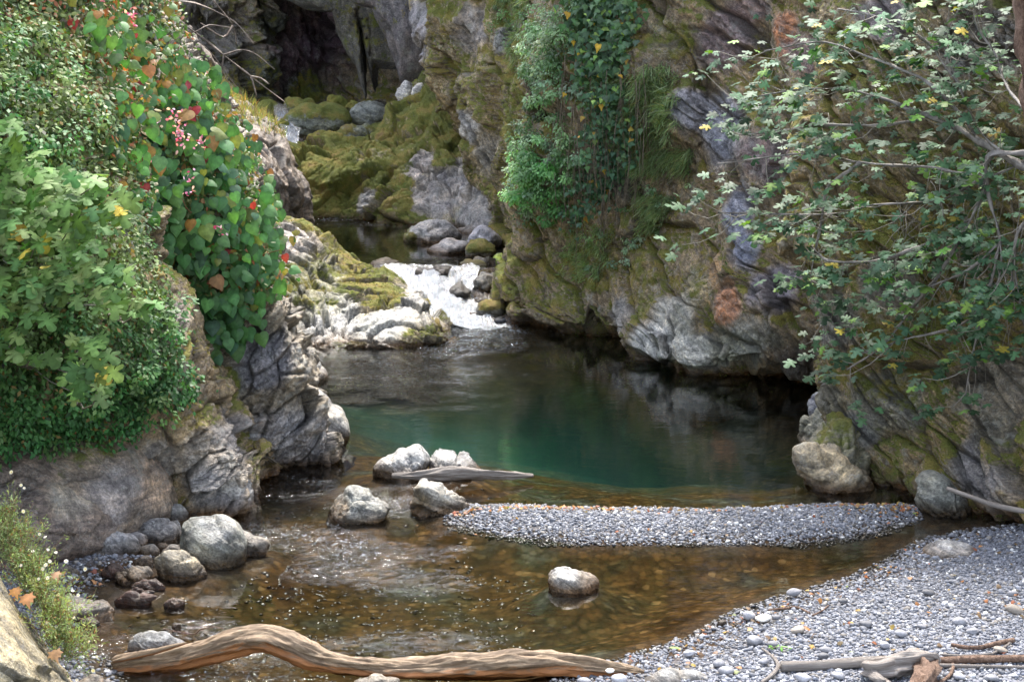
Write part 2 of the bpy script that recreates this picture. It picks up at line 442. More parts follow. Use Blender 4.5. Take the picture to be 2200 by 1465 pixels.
cliff('rock_outcrop', rows, .019, dict(dip=-42, yaw=10, t=.22, L=.75, A=.10, big=.08), BROWNG, .18,
  [(470,1000,90,(.32,.29,.26),0),(500,940,60,(.30,.27,.25),0),(400,960,60,(.30,.27,.19),.3),(350,700,60,(.25,.21,.17),.1),(330,1000,60,(.28,.25,.22),0),
   (330,850,110,None,.6),(500,1060,50,(.22,.21,.22),-.2),(430,1050,60,(.24,.23,.23),0)], 11,
  label='steep left bank outcrop draped in green creeper, its bare edge running down to the water', cat='rock outcrop')
rows = [
 [(100,-600,17),(220,-600,16.5),(290,-600,16.8),(330,-600,18),(320,-600,24)],
 [(100,0,16),(220,0,15.8),(300,0,16),(345,0,17.2),(330,0,23)],
 [(150,130,15.6),(270,130,15.4),(350,130,15.8),(410,130,17),(390,130,22)],
 [(150,250,15.4),(290,250,15.2),(400,250,15.6),(482,250,16.8),(465,250,22)],
 [(150,380,15.3),(320,380,15.1),(450,380,15.4),(540,380,16.6),(525,380,22)],
 [(150,490,15.3),(340,490,15.1),(470,490,15.3),(566,490,16.5),(550,490,22)],
 [(150,590,15.5),(360,590,15.3),(490,590,15.4),(592,590,16.5),(575,590,22)],
 [(200,650,15.7),(380,650,15.6),(520,650,15.6),(622,650,16.4),(550,650,22)],
 [(200,720,15.8),(400,720,15.8),(560,720,15.7),(650,720,16.4),(570,720,22)],
 [(200,830,15.8),(420,830,15.6),(590,830,15.6),(688,830,16.4),(590,830,22)],
 [(200,930,15.8),(440,930,15.5),(620,930,15.6),(716,930,16.3),(610,930,22)],
 [Z(200,.02,15.7),Z(450,.02,15.5),Z(630,.02,15.7),Z(728,.02,16.3),Z(620,.02,22)],
 [Z(200,-.8,15.6),Z(450,-.8,15.5),Z(630,-.8,15.7),Z(735,-.8,16.3),Z(620,-.8,22)]]
cliff('rock_outcrop', rows, .021, dict(dip=-48, yaw=5, t=.26, L=.62, A=.12, big=.06), (.20,.19,.195), .05,
  [(560,780,70,(.19,.185,.205),-.3),(470,830,55,(.09,.09,.06),.75),(620,960,90,(.30,.29,.30),-.3),(690,900,50,(.33,.32,.33),-.3),(600,690,60,(.18,.16,.13),.2),(560,900,40,(.24,.21,.19),.2),(540,980,60,(.3,.28,.27),-.2)], 23,
  label='grey fractured rock under the heart-leaved plant, sloping into the pool', cat='rock outcrop')
# pale folded ledge in the middle distance
rows = [
 [Z(480,-.8,21.6),Z(560,-.8,21.8),Z(640,-.8,21.9),Z(720,-.8,21.9),Z(800,-.8,21.9),Z(880,-.8,21.9),Z(955,-.8,22.2),Z(1000,-.8,23)],
 [Z(480,.02,22),Z(560,.02,22.2),Z(640,.02,22.25),Z(720,.02,22.25),Z(800,.02,22.2),Z(880,.02,22.2),Z(945,.02,22.4),Z(984,.02,23.0)],
 [(480,690,22.9),(560,690,23.0),(645,705,22.8),(720,700,22.9),(800,700,22.8),(880,695,22.8),(940,712,22.8),(978,728,23.2)],
 [(480,640,23),(560,640,23.5),(650,660,23.5),(720,655,23.6),(795,660,23.7),(880,650,23.5),(925,674,23.5),(968,712,23.6)],
 [(480,560,24),(560,560,24),(650,590,24),(720,605,24.2),(790,615,24.4),(850,630,24.4),(905,658,24),(950,690,24.2)],
 [(480,480,25.4),(560,475,25.2),(645,500,25.2),(715,545,25.3),(780,575,25.4),(842,597,25.3),(890,632,24.8),(930,672,24.8)],
 [(480,462,26.6),(560,462,26.4),(640,474,26.4),(705,515,26.4),(775,560,26.4),(845,588,26.2),(900,630,25.6),(945,668,25.4)],
 [Z(480,.0,29),Z(560,0,28.6),Z(640,0,28.4),Z(705,0,28.2),Z(785,0,28),Z(850,0,27.6),Z(905,-.1,26.8),Z(960,-.1,26.2)]]
cliff('rock_outcrop', rows, .026, dict(dip=24, yaw=-25, t=.16, L=1.1, A=.13, big=.09, warp=.6, round=.35), (.21,.195,.165), .36,
  [(700,700,75,(.46,.46,.45),-.4),(900,700,80,(.46,.46,.45),-.4),(820,700,60,(.5,.5,.47),-.2),(620,520,70,(.33,.29,.26),.1),(660,620,90,(.25,.24,.15),.5),(840,620,60,(.16,.16,.07),.7),(700,530,60,None,.45),(890,670,40,(.5,.47,.42),0)], 37,
  label='pale folded rock ledge mottled with moss left of the small cascade', cat='rock outcrop')
# dark purple rock behind
rows = [
 [(250,60,30),(330,40,30.5),(380,60,31.5),(400,70,33),(390,80,38)],
 [(250,150,30),(360,140,30.4),(430,160,31.2),(470,175,33),(450,180,38)],
 [(250,240,30),(400,225,30.2),(500,225,31),(548,238,32.8),(530,238,38)],
 [(250,300,30),(430,290,30),(545,285,30.8),(604,300,32.4),(585,300,38)],
 [(250,380,29.8),(450,380,29.8),(580,380,30.4),(638,380,32),(620,380,38)],
 [(250,440,29.6),(460,440,29.8),(600,440,30.5),(655,440,32.2),(635,440,38)],
 [Z(250,.45,29.6),Z(470,.45,30),Z(610,.45,30.8),Z(665,.45,32.8),Z(645,.45,38)],
 [Z(250,-.4,29.6),Z(470,-.4,30),Z(610,-.4,30.8),Z(670,-.4,32.8),Z(645,-.4,38)]]
cliff('rock_outcrop', rows, .035, dict(dip=65, yaw=10, t=.5, L=1.4, A=.16, big=.15), (.18,.165,.19), .0,
  [(520,230,60,(.30,.24,.15),.35),(560,280,50,(.34,.28,.18),.3),(440,180,60,(.25,.22,.12),.5),(640,420,40,(.15,.14,.16),-.2)], 41, M_ROCKU,
  label='dark purple grey rock shoulder below the upper cascade, topped with dry grass', cat='rock outcrop')
# mossy ridge
rows = [
 [Z(560,-.2,34),Z(700,-.2,34.2),Z(800,-.2,33.8),Z(880,-.2,32.6),Z(980,-.2,31.4),Z(1100,-.2,30.6),Z(1250,-.2,30)],
 [Z(560,.5,34.3),Z(700,.5,34.5),Z(800,.5,34.1),Z(880,.5,33),Z(980,.5,31.9),Z(1100,.5,31),Z(1250,.5,30.5)],
 [(560,420,34.8),(700,425,34.8),(800,415,34.5),(880,425,33.6),(980,440,32.7),(1100,450,31.8),(1250,450,31)],
 [(575,370,35.6),(690,365,35.3),(790,360,35.2),(880,370,34.4),(970,380,33.6),(1090,400,32.6),(1250,400,31.6)],
 [(600,338,36.5),(690,320,36.4),(780,310,36.4),(870,300,36),(950,290,35.2),(1060,330,34),(1250,330,33)],
 [(618,332,38),(690,302,38),(770,288,38.2),(845,255,38.4),(922,180,38.6),(1020,160,37),(1250,150,36)],
 [(618,340,42),(690,330,42),(770,320,42),(850,300,42),(930,240,42),(1040,200,42),(1250,200,42)]]
cliff('rock_outcrop', rows, .035, dict(dip=-38, yaw=30, t=.4, L=1.1, A=.22, big=.22), (.24,.22,.18), .62,
  [(960,410,(80,70),(.42,.385,.37),-.25),(1010,460,70,(.30,.28,.27),.0),(900,350,40,(.40,.35,.32),.1),(790,430,30,(.33,.32,.3),-.1),(700,400,80,None,.9),(830,330,80,None,.7),(900,240,60,(.3,.25,.15),.45),(650,350,50,None,.9),(1040,420,40,(.36,.33,.3),.1)], 53, M_ROCKU,
  label='long moss covered ridge of rock behind the upper pool', cat='rock outcrop')
# back wall with the dark recess
rows = [
 [(-200,-1100,42),(150,-1100,44),(340,-1100,46),(450,-1100,46),(560,-1100,47),(660,-1100,48),(740,-1100,46),(850,-1100,44),(1100,-1100,40)],
 [(-200,-100,40),(150,-100,42),(340,-100,44),(450,-100,45),(540,-100,46),(640,-100,48),(735,-100,46),(850,-100,43.5),(1100,-100,40)],
 [(-200,20,40),(150,20,42),(340,20,44),(450,20,44.5),(530,20,46),(590,20,48),(700,20,49),(740,20,46.5),(1100,20,40)],
 [(-200,110,40),(150,110,42),(340,110,44),(450,110,44.5),(530,110,46),(590,110,48.2),(700,110,49),(770,110,47.5),(1100,110,42)],
 [(-200,190,40),(150,190,42),(340,190,43.5),(450,190,44),(540,190,46),(600,190,48.5),(720,190,49),(800,190,48),(1100,190,43)],
 [(-200,330,39),(150,330,41),(340,330,43),(450,330,43.5),(540,330,45.5),(600,330,48.2),(730,330,48.8),(820,330,47),(1100,330,43)]]
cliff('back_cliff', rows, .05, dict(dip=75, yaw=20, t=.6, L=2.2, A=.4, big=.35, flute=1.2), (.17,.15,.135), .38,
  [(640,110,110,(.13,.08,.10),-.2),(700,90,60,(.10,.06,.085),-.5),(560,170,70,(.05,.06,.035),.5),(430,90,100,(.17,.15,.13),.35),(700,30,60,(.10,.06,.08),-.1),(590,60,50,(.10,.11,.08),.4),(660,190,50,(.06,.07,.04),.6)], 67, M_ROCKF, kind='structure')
# right walls
rows = [
 [(960,-700,44),(860,-700,36),(960,-700,33),(1150,-700,31),(1400,-700,28)],
 [(985,0,44),(893,0,36),(980,0,33),(1150,0,30),(1350,0,27)],
 [(1010,100,43),(918,100,35.5),(1000,100,32.5),(1150,100,29.5),(1350,100,27)],
 [(1035,180,42),(945,180,35),(1020,180,32),(1150,180,29.3),(1350,180,27)],
 [(1065,250,41),(975,250,34.2),(1045,250,31.5),(1160,250,29),(1350,250,27)],
 [(1090,330,40),(1004,330,33.2),(1070,330,31),(1160,330,28.8),(1350,330,27)],
 [(1130,420,38),(1048,420,32),(1100,420,30.2),(1180,420,28.5),(1350,420,27)],
 [(1160,500,37),(1084,500,31),(1130,500,29.2),(1190,500,28),(1350,500,27)],
 [Z(1170,.5,36),Z(1092,.5,30.2),Z(1130,.5,28.6),Z(1190,.5,27.6),Z(1350,.5,27)],
 [Z(1170,-.5,36),Z(1092,-.5,30.2),Z(1130,-.5,28.6),Z(1190,-.5,27.6),Z(1350,-.5,27)]]
cliff('right_cliff', rows, .032, dict(dip=68, yaw=-20, t=.38, L=2.6, A=.3, big=.2, warp=.5), (.215,.19,.15), .46,
  [(860,80,80,(.2,.185,.21),-.2),(900,60,70,(.24,.225,.235),-.3),(960,150,60,(.2,.19,.12),.4),(1030,120,70,None,.5),(1000,270,40,(.36,.34,.31),-.1),(1060,330,50,(.25,.22,.17),.1),(1020,60,60,(.24,.21,.19),.2),(1070,440,40,(.26,.23,.2),.3),(970,70,30,(.22,.24,.1),.8),(1080,80,40,(.2,.2,.19),.1)], 71, M_ROCKU, kind='structure')
rows = [
 [(1300,-480,32),(1160,-480,26.5),(1250,-480,24),(1350,-480,23),(1460,-480,22.3),(1580,-480,21.8),(1720,-480,20.8),(1900,-480,19.6),(2200,-480,18),(2800,-480,14)],
 [(1280,0,31),(1152,0,25.6),(1240,0,23.5),(1350,0,22.5),(1460,0,21.9),(1580,0,21.5),(1720,0,20.4),(1900,0,19.4),(2200,0,18),(2800,0,14)],
 [(1270,130,31),(1148,130,25.3),(1235,130,23.2),(1350,130,22.3),(1460,130,21.6),(1580,130,21.3),(1720,130,20.2),(1900,130,19.4),(2200,130,18),(2800,130,14)],
 [(1255,250,30),(1134,250,25),(1230,250,23.1),(1350,250,22.2),(1450,250,21.4),(1560,250,21.2),(1700,250,20),(1900,250,19.4),(2200,250,18),(2800,250,14)],
 [(1235,400,30),(1108,400,25),(1215,400,23.4),(1350,400,22.6),(1450,400,22),(1550,400,21.2),(1700,400,19.9),(1900,400,19.4),(2200,400,18),(2800,400,14)],
 [(1220,490,30),(1106,490,25),(1210,490,23.6),(1350,490,22.7),(1450,490,22),(1550,490,20.9),(1690,490,19.8),(1900,490,19.3),(2200,490,18),(2800,490,14)],
 [(1200,570,30),(1082,570,25),(1200,570,23.8),(1340,570,22.6),(1440,570,21.7),(1560,570,20.5),(1700,570,19.6),(1900,570,19.2),(2200,570,18),(2800,570,14)],
 [(1190,640,29),(1068,640,25),(1190,640,23.7),(1330,640,22.5),(1420,640,21.3),(1560,640,20.2),(1700,640,19.3),(1900,640,19),(2200,640,18),(2800,640,14)],
 [Z(1190,.36,29),Z(1088,.36,24.9),Z(1200,.36,23.4),Z(1320,.36,22.4),Z(1400,.36,20.9),Z(1550,.36,19.9),Z(1695,.42,19.35),Z(1900,.5,19),Z(2200,.4,18),Z(2800,.4,14)],
 [Z(1190,.16,29),Z(1092,.16,24.6),Z(1200,.16,23.3),Z(1326,.16,22.4),Z(1380,.16,20.8),Z(1540,.16,20.0),Z(1695,.22,19.8),Z(1860,.2,20.3),Z(2200,.2,19),Z(2800,.2,14)],
 [Z(1190,-.05,29),Z(1096,-.05,24.6),Z(1205,-.05,23.6),Z(1335,-.05,22.8),Z(1375,-.05,21.1),Z(1540,-.05,20.3),Z(1690,-.05,20.8),Z(1880,-.05,22),Z(2300,-.05,21),Z(2800,-.05,14)],
 [Z(1190,-1.6,29),Z(1096,-1.6,24.6),Z(1205,-1.6,23.6),Z(1335,-1.6,22.8),Z(1375,-1.6,21.1),Z(1540,-1.6,20.4),Z(1690,-1.6,20.9),Z(1880,-1.6,22),Z(2300,-1.6,21),Z(2800,-1.6,14)]]
cliff('right_cliff', rows, .026, dict(dip=43, yaw=-15, t=.55, L=2.2, A=.165, big=.2, warp=.55), (.20,.17,.145), .34,
  [(1490,230,(60,50),(.26,.255,.28),-.3),(1560,300,(50,90),(.24,.25,.30),-.4),(1590,450,(35,70),(.30,.32,.40),-.5),(1600,540,(35,60),(.26,.29,.40),-.5),(1660,620,(60,60),(.15,.14,.18),-.4),
   (1560,80,(70,70),(.26,.19,.19),-.1),(1680,60,(30,60),RUST,-.3),(1620,20,40,(.28,.20,.19),-.2),(1750,120,60,(.2,.13,.13),-.2),(1640,330,(60,60),(.23,.17,.17),-.2),(1720,330,60,(.22,.15,.13),0),
   (1530,600,(35,80),(.42,.25,.10),.2),(1560,650,(28,70),(.48,.22,.11),-.3),(1490,620,(50,60),(.3,.25,.14),.45),(1440,690,(60,70),(.50,.48,.42),-.1),(1400,740,(60,50),(.52,.52,.5),-.3),(1500,760,(70,45),(.42,.42,.38),-.2),(1130,670,(40,40),(.45,.43,.38),.1),
   (1200,640,(90,50),(.26,.25,.21),.3),(1270,570,(80,60),(.22,.17,.08),.55),(1120,560,(40,90),(.2,.19,.06),.8),(1380,600,(60,70),(.24,.18,.08),.5),(1300,380,(110,60),(.14,.13,.10),.1),(1330,680,50,(.22,.21,.2),.05),
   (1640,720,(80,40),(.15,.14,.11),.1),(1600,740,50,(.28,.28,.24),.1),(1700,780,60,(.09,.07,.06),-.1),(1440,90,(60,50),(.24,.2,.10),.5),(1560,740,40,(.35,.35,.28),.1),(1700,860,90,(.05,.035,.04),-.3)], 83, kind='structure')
rows = [
 [(2000,-480,24),(1860,-480,18.5),(1950,-480,17.2),(2050,-480,16.6),(2200,-480,15.6),(2500,-480,13),(3000,-480,9.5)],
 [(1900,0,23),(1770,0,18),(1860,0,16.8),(1980,0,16.3),(2200,0,15.3),(2500,0,13),(3000,0,9.5)],
 [(1870,200,22),(1735,200,17.7),(1840,200,16.6),(1970,200,16.1),(2200,200,15.1),(2500,200,12.8),(3000,200,9.5)],
 [(1840,350,22),(1712,350,17.4),(1830,350,16.5),(1960,350,16),(2200,350,15),(2500,350,12.6),(3000,350,9.5)],
 [(1830,500,22),(1706,500,17.1),(1820,500,16.3),(1950,500,15.8),(2200,500,14.8),(2500,500,12.4),(3000,500,9.5)],
 [(1850,600,22),(1740,600,16.8),(1830,600,16.1),(1960,600,15.6),(2200,600,14.7),(2500,600,12.3),(3000,600,9.5)],
 [(1860,700,22),(1752,700,16.6),(1845,700,15.9),(1970,700,15.4),(2200,700,14.5),(2500,700,12.2),(3000,700,9.5)],
 [(1860,790,21),(1750,790,16.5),(1845,790,15.8),(1980,790,15.2),(2200,790,14.3),(2500,790,12.1),(3000,790,9.5)],
 [(1880,860,21),(1768,860,16.3),(1860,860,15.6),(1985,860,15),(2200,860,14.1),(2500,860,12),(3000,860,9.4)],
 [(1900,930,20),(1805,930,16.1),(1885,930,15.4),(1995,930,14.8),(2200,930,13.9),(2500,930,11.9),(3000,930,9.3)],
 [(1920,1000,20),(1850,1000,15.8),(1920,1000,15.1),(2015,1000,14.5),(2200,1000,13.7),(2500,1000,11.8),(3000,1000,9.3)],
 [Z(1960,.02,19),Z(1876,.02,15.4),Z(1945,.02,14.8),Z(2040,.02,14.3),Z(2200,.02,13.6),Z(2500,.02,11.8),Z(3000,.02,9.3)],
 [Z(1960,-1,19),Z(1880,-1,15.4),Z(1950,-1,14.8),Z(2045,-1,14.3),Z(2200,-1,13.6),Z(2500,-1,11.8),Z(3000,-1,9.3)]]
cliff('right_cliff', rows, .019, dict(dip=43, yaw=-10, t=.3, L=1.6, A=.125, big=.13, warp=.3), (.20,.168,.125), .34,
  [(1800,680,70,(.24,.235,.23),-.1),(1900,620,70,(.24,.21,.18),0),(2000,980,(120,60),(.32,.31,.30),-.2),(1830,930,60,(.24,.24,.23),0),(1900,870,80,(.2,.19,.15),.3),(1900,820,60,None,.5),(2150,850,100,(.19,.165,.13),.1),
   (2120,1020,80,(.27,.25,.25),-.1),(1760,640,(25,120),(.25,.2,.06),.75),(1830,500,60,(.2,.18,.07),.65),(2100,100,(120,90),(.07,.055,.035),.1),(1870,200,80,(.17,.13,.13),0),(1900,40,60,(.2,.17,.18),-.1),(2150,940,60,(.17,.15,.11),.3),(1780,860,40,(.14,.135,.1),.2)], 97, kind='structure')

# ------------------------------------------------------------------ river bed, gravel bar, beach
def psd(P, poly):
    """signed distance (positive inside) of points (n,2) to polygon"""
    poly = np.asarray(poly, float); n = len(poly); dmin = np.full(len(P), 1e9); ins = np.zeros(len(P), bool)
    for i in range(n):
        a, b = poly[i], poly[(i+1) % n]; ab = b-a; ap = P-a
        t = np.clip(ap@ab/max(ab@ab, 1e-9), 0, 1)[:, None]
        dmin = np.minimum(dmin, np.linalg.norm(ap-ab*t, axis=1))
        cr = (a[1] > P[:, 1]) != (b[1] > P[:, 1])
        with np.errstate(divide='ignore', invalid='ignore'):
            xi = (b[0]-a[0])*(P[:, 1]-a[1])/(b[1]-a[1])+a[0]
        ins ^= cr & (P[:, 0] < xi)
    return np.where(ins, dmin, -dmin)
g2 = lambda L: [onz(x, y)[:2] for x, y in L]
BEACH = g2([(1130,1500),(1240,1455),(1330,1425),(1420,1395),(1500,1372),(1545,1345),(1590,1318),(1700,1283),(1850,1240),(1925,1205),(1985,1165),(2090,1142),(2200,1128),(2500,1110)])+[(8, 14), (8, 4), (-1.2, 4), (-.6, 8.5)]
BAR = g2([(955,1108),(985,1128),(1050,1140),(1120,1153),(1250,1166),(1400,1170),(1600,1168),(1760,1160),(1880,1142),(1950,1116),(1975,1098),(1960,1082),(1800,1082),(1500,1094),(1200,1090),(1020,1085),(980,1090)])
LEFTB = g2([(60,1150),(200,1150),(290,1155),(330,1180),(300,1215),(215,1230),(170,1290),(150,1370),(210,1420),(250,1480),(200,1600)])+[(-6, 8), (-6, 14)]
DEEP = g2([(1090,700),(1320,735),(1500,800),(1740,880),(1700,905),(1690,925),(1400,935),(1150,900),(950,870),(800,860),(750,820),(720,760),(960,740),(1030,720)])
MOUNDS = []
for a_, b_, w__ in ((775,1125,85),(950,1105,85),(870,1030,90),(970,1025,80),(1230,1270,70),(460,1222,85),(395,1248,75),(550,1195,55),(300,1268,65),(290,1296,65),(373,1304,40),(300,1280,60),(290,1255,55),(345,1415,80),(378,1350,24),(2030,1108,80),(195,1342,75),(930,1040,45),(200,1350,40)):
    q_ = onz(a_, b_, 0); MOUNDS.append((q_[0], q_[1]+w__*q_[1]/FPX*.5, w__*q_[1]/FPX))
def ground_h(X, Y):
    P = np.stack([X, Y], -1); Q = np.stack([X, Y, np.zeros_like(X)], -1)
    n = fbm(Q, 1.3, 3, 5)*.05; nf = fbm(Q, 6, 3, 6)*.008
    sb = psd(P, BEACH); sr = psd(P, BAR); sl = psd(P, LEFTB); dp = psd(P, DEEP)
    w_ = lambda s, k, top: np.where(s > 0, top*(1-np.exp(-s*k/top)), s*k*1.0)
    base = -.20-.10*sstep(-.5, .6, fbm(Q, .7, 2, 8))
    base = base-.92*sstep(-2.1, 2.6, dp+.35*fbm(Q, .75, 3, 33))
    # upstream shelf under the upper pool
    base = np.where(Y > 26, np.maximum(base, -.15), base)
    h = base
    def blend(h, s, k, top, reach):
        hs = w_(s+n*.6, k, top)-np.where(s < 0, .12*s*s, 0); d_ = h-hs   # smooth maximum
        return np.where(np.abs(d_) < .12, np.maximum(h, hs)+(.12-np.abs(d_))**2/.48, np.maximum(h, hs))
    h = blend(h, sb, .13, .34, 4.5); h = blend(h, sr+.10*fbm(Q, 2.4, 3, 12)-.02, .26, .095, 1.6); h = blend(h, sl, .22, .2, 2)
    for mx_, my_, mr_ in MOUNDS:
        dd = np.hypot(X-mx_, (Y-my_)*.8)/mr_; hm = -.035-.30*np.maximum(dd-.7, 0)*mr_-.05*np.maximum(dd-.7, 0)+n; d_ = h-hm; h = np.where(np.abs(d_) < .1, np.maximum(h, hm)+(.1-np.abs(d_))**2/.4, np.maximum(h, hm))
    return h+nf+n*.3*(h < -.05)
def axis_(a, b, fine0, fine1, df, dc):
    L = []; x = a
    while x < b: L.append(x); x += df if fine0 <= x <= fine1 else dc
    L.append(b); return np.array(L)
gx = axis_(-14, 14, -4.2, 5.2, .045, .5); gy = axis_(3, 60, 8.5, 24, .045, .5)
GX, GY = np.meshgrid(gx, gy); H = ground_h(GX.ravel(), GY.ravel())
YY = GY.ravel(); H = np.where(YY > 35.5, -.3+1.6*sstep(35.5, 39.5, YY), H)+0
V = np.stack([GX.ravel(), YY, H], -1)
s = NT('river_gravel'); P = s.pos(); sx = s.n('SeparateXYZ'); s.set(sx.inputs[0], P)
vo = s.n('TexVoronoi'); s.set(vo.inputs['Vector'], P); vo.inputs['Scale'].default_value = 42; vo.inputs['Randomness'].default_value = 1
dry = s.ramp(s.n('SeparateColor', i_0=vo.outputs['Color']).outputs[0], (0.0, (.13, .14, .17)), (.5, (.22, .23, .27)), (1.0, (.36, .37, .42)))
dry = s.mix(s.ramp(vo.outputs['Distance'], (.3, 0.0), (.75, .75)), dry, (.05, .05, .055))
n1 = s.noise(P, 1.3, 5, .6, .15); n2 = s.noise(P, 7, 5, .7, .4)
bedc = s.ramp(n1, (.34, (.030, .015, .005)), (.46, (.062, .034, .012)), (.56, (.034, .024, .010)), (.68, (.056, .056, .042)))
bedc = s.mix(1.0, bedc, s.ramp(n2, (.32, .7), (.7, 1.3)), 'MULTIPLY')
v2 = s.n('TexVoronoi'); s.set(v2.inputs['Vector'], P); v2.inputs['Scale'].default_value = 17
bedc = s.mix(1.0, bedc, s.ramp(s.n('SeparateColor', i_0=v2.outputs['Color']).outputs[0], (.0, (.55, .58, .62)), (.6, (1, 1, 1)), (.9, (1.25, 1.2, 1.1)), (1.0, (2.1, 2.2, 2.4))), 'MULTIPLY')
bedc = s.mix(s.ramp(v2.outputs['Distance'], (.45, 0.0), (.8, .6)), bedc, (.012, .008, .004))
bedc = s.mix(s.ramp(sx.outputs[2], (0, 1.0), (1, 0.0)), bedc, bedc)
mr = s.n('MapRange'); s.set(mr.inputs[0], sx.outputs[2]); mr.inputs[1].default_value = -.98; mr.inputs[2].default_value = -.30
bedc = s.mix(s.math('POWER', s.math('SUBTRACT', 1.0, mr.outputs[0]), 2.2), bedc, (.038, .072, .060))
mr2 = s.n('MapRange'); s.set(mr2.inputs[0], s.math('ADD', sx.outputs[2], s.math('MULTIPLY', s.math('SUBTRACT', n2, .5), .06))); mr2.inputs[1].default_value = .02; mr2.inputs[2].default_value = .07
wetc = s.mix(.5, bedc, s.mix(1.0, dry, (.35, .27, .2), 'MULTIPLY'))
mr3 = s.n('MapRange'); s.set(mr3.inputs[0], sx.outputs[2]); mr3.inputs[1].default_value = -.06; mr3.inputs[2].default_value = -.005
c = s.mix(mr2.outputs[0], s.mix(mr3.outputs[0], bedc, wetc), dry)
b = s.bump(s.math('MULTIPLY', s.math('SUBTRACT', 1.0, vo.outputs['Distance']), mr2.outputs[0]), .02, .7)
M_BED = s.done(s.principled(c, .6, b, s.math('MULTIPLY', mr2.outputs[0], .4)))
tag(make('river_bed', V, gridfaces(len(gy), len(gx)), M_BED), kind='structure')
# ------------------------------------------------------------------ pebbles
s = NT('pebble'); P = s.pos(); c = s.attr('tint'); sx = s.n('SeparateXYZ'); s.set(sx.inputs[0], P)
c = s.mix(1.0, c, s.ramp(s.noise(P, 60, 4, .7), (.3, .75), (.7, 1.25)), 'MULTIPLY')
mr = s.n('MapRange'); s.set(mr.inputs[0], s.math('ADD', sx.outputs[2], s.math('MULTIPLY', s.math('SUBTRACT', s.noise(P, 3, 3), .5), .05))); mr.inputs[1].default_value = -.01; mr.inputs[2].default_value = .02
c = s.mix(mr.outputs[0], s.mix(1.0, c, (.30, .25, .2), 'MULTIPLY'), c)
rg = s.mix(mr.outputs[0], (.22, .22, .22), (.7, .7, .7))
M_PEB = s.done(s.principled(c, rg, s.bump(s.noise(P, 120, 3, .7), .004, .6)))
def pebble_colours(rng, n):
    v = rng.beta(2.2, 3.2, n)[:, None]
    c = (.075+.235*v)*np.array([[.94, .98, 1.12]])
    k = rng.rand(n); c[k < .10] = c[k < .10]*np.array([1.15, 1.0, .78]); c[k > .95] = rng.uniform(.55, .72, ((k > .95).sum(), 1))*np.array([[1, 1, .98]])
    return c
def pebble_mesh(name, pos, size, rng, sub, cols, flat=(.45, .75)):
    T, Fc = ico(sub); n = len(pos); k = len(T)
    ang = rng.uniform(0, 2*np.pi, n); el = rng.uniform(.65, 1.0, n); fl = rng.uniform(*flat, n)
    S = np.stack([size, size*el, size*fl], -1)*.5
    lump = 1+.16*rng.normal(size=(n, 1, 3))*T[None]+.10*np.sin(T[None]@rng.normal(size=(n, 3, 3))*2.4+rng.uniform(0, 6, (n, 1, 3)))
    L = T[None]*lump*S[:, None, :]
    tx, ty = rng.normal(0, .25, n), rng.normal(0, .25, n)
    ca, sa = np.cos(ang)[:, None], np.sin(ang)[:, None]
    x = L[..., 0]*ca-L[..., 1]*sa; y = L[..., 0]*sa+L[..., 1]*ca; z = L[..., 2]+x*tx[:, None]+y*ty[:, None]
    W = np.stack([x, y, z], -1)+pos[:, None, :]
    FF = (Fc[None]+(np.arange(n)*k)[:, None, None]).reshape(-1, 3)
    return make(name, W.reshape(-1, 3), FF, M_PEB, None, {'tint': np.repeat(cols, k, 0)})
rng = np.random.RandomState(3)
def scatter(poly, n, rng, zmin=-.05, pxlim=(-300, 2800, 1000, 1600)):
    A = np.array(poly); lo, hi = A.min(0), A.max(0); lo = np.maximum(lo, [-5, 8.6]); hi = np.minimum(hi, [6, 20])
    out = []
    while sum(len(o) for o in out) < n:
        q = rng.uniform(lo, hi, (n*2, 2)); q = q[psd(q, poly) > -.10]
        z = ground_h(q[:, 0], q[:, 1]); p = np.c_[q, z]; X, Y = proj(p)
        k = (X > pxlim[0]) & (X < pxlim[1]) & (Y > pxlim[2]) & (Y < pxlim[3]) & (z > zmin)
        out.append(p[k])
    return np.concatenate(out)[:n]
def area_fill(poly, n, seed, lo, hi, name, label, zmin=-.06, sub=1):
    r = np.random.RandomState(seed); p = scatter(poly, n, r, zmin)
    sz = lo+(hi-lo)*r.beta(1.2, 5.0, n); p[:, 2] += sz*.12
    o = pebble_mesh(name, p, sz, r, sub, pebble_colours(r, n)); tag(o, label, 'gravel', kind='stuff'); return o
area_fill(BEACH, 46000, 5, .013, .072, 'beach_gravel', 'blue grey rounded pebbles covering the beach at lower right')
area_fill(BAR, 15000, 6, .013, .075, 'bar_gravel', 'pale grey pebbles of the narrow gravel bar lying across the pool')
area_fill(LEFTB, 5000, 7, .02, .09, 'bank_gravel', 'dark wet stones and pebbles along the left bank', -.12)

def sub_scatter(n, seed):
    r = np.random.RandomState(seed); q = np.stack([r.uniform(150, 1150, n*3), r.uniform(1050, 1440, n*3)], -1); W = np.array([onz(a, b, -.1) for a, b in q])
    k = (psd(W[:, :2], BAR) < -.1)&(psd(W[:, :2], BEACH) < -.05)&(fbm(W, 1.1, 3, 4) > -.12); W = W[k][:n]; W[:, 2] = ground_h(W[:, 0], W[:, 1])-.004; return W[W[:, 2] < -.06], r
p, r = sub_scatter(3600, 19); o = pebble_mesh('bed_gravel', p, r.uniform(.02, .09, len(p))*r.uniform(.5, 1, len(p)), r, 1, pebble_colours(r, len(p))*np.array([.75, .5, .26]), (.15, .3)); tag(o, 'brown stones lying under the shallow water', 'gravel', kind='stuff')

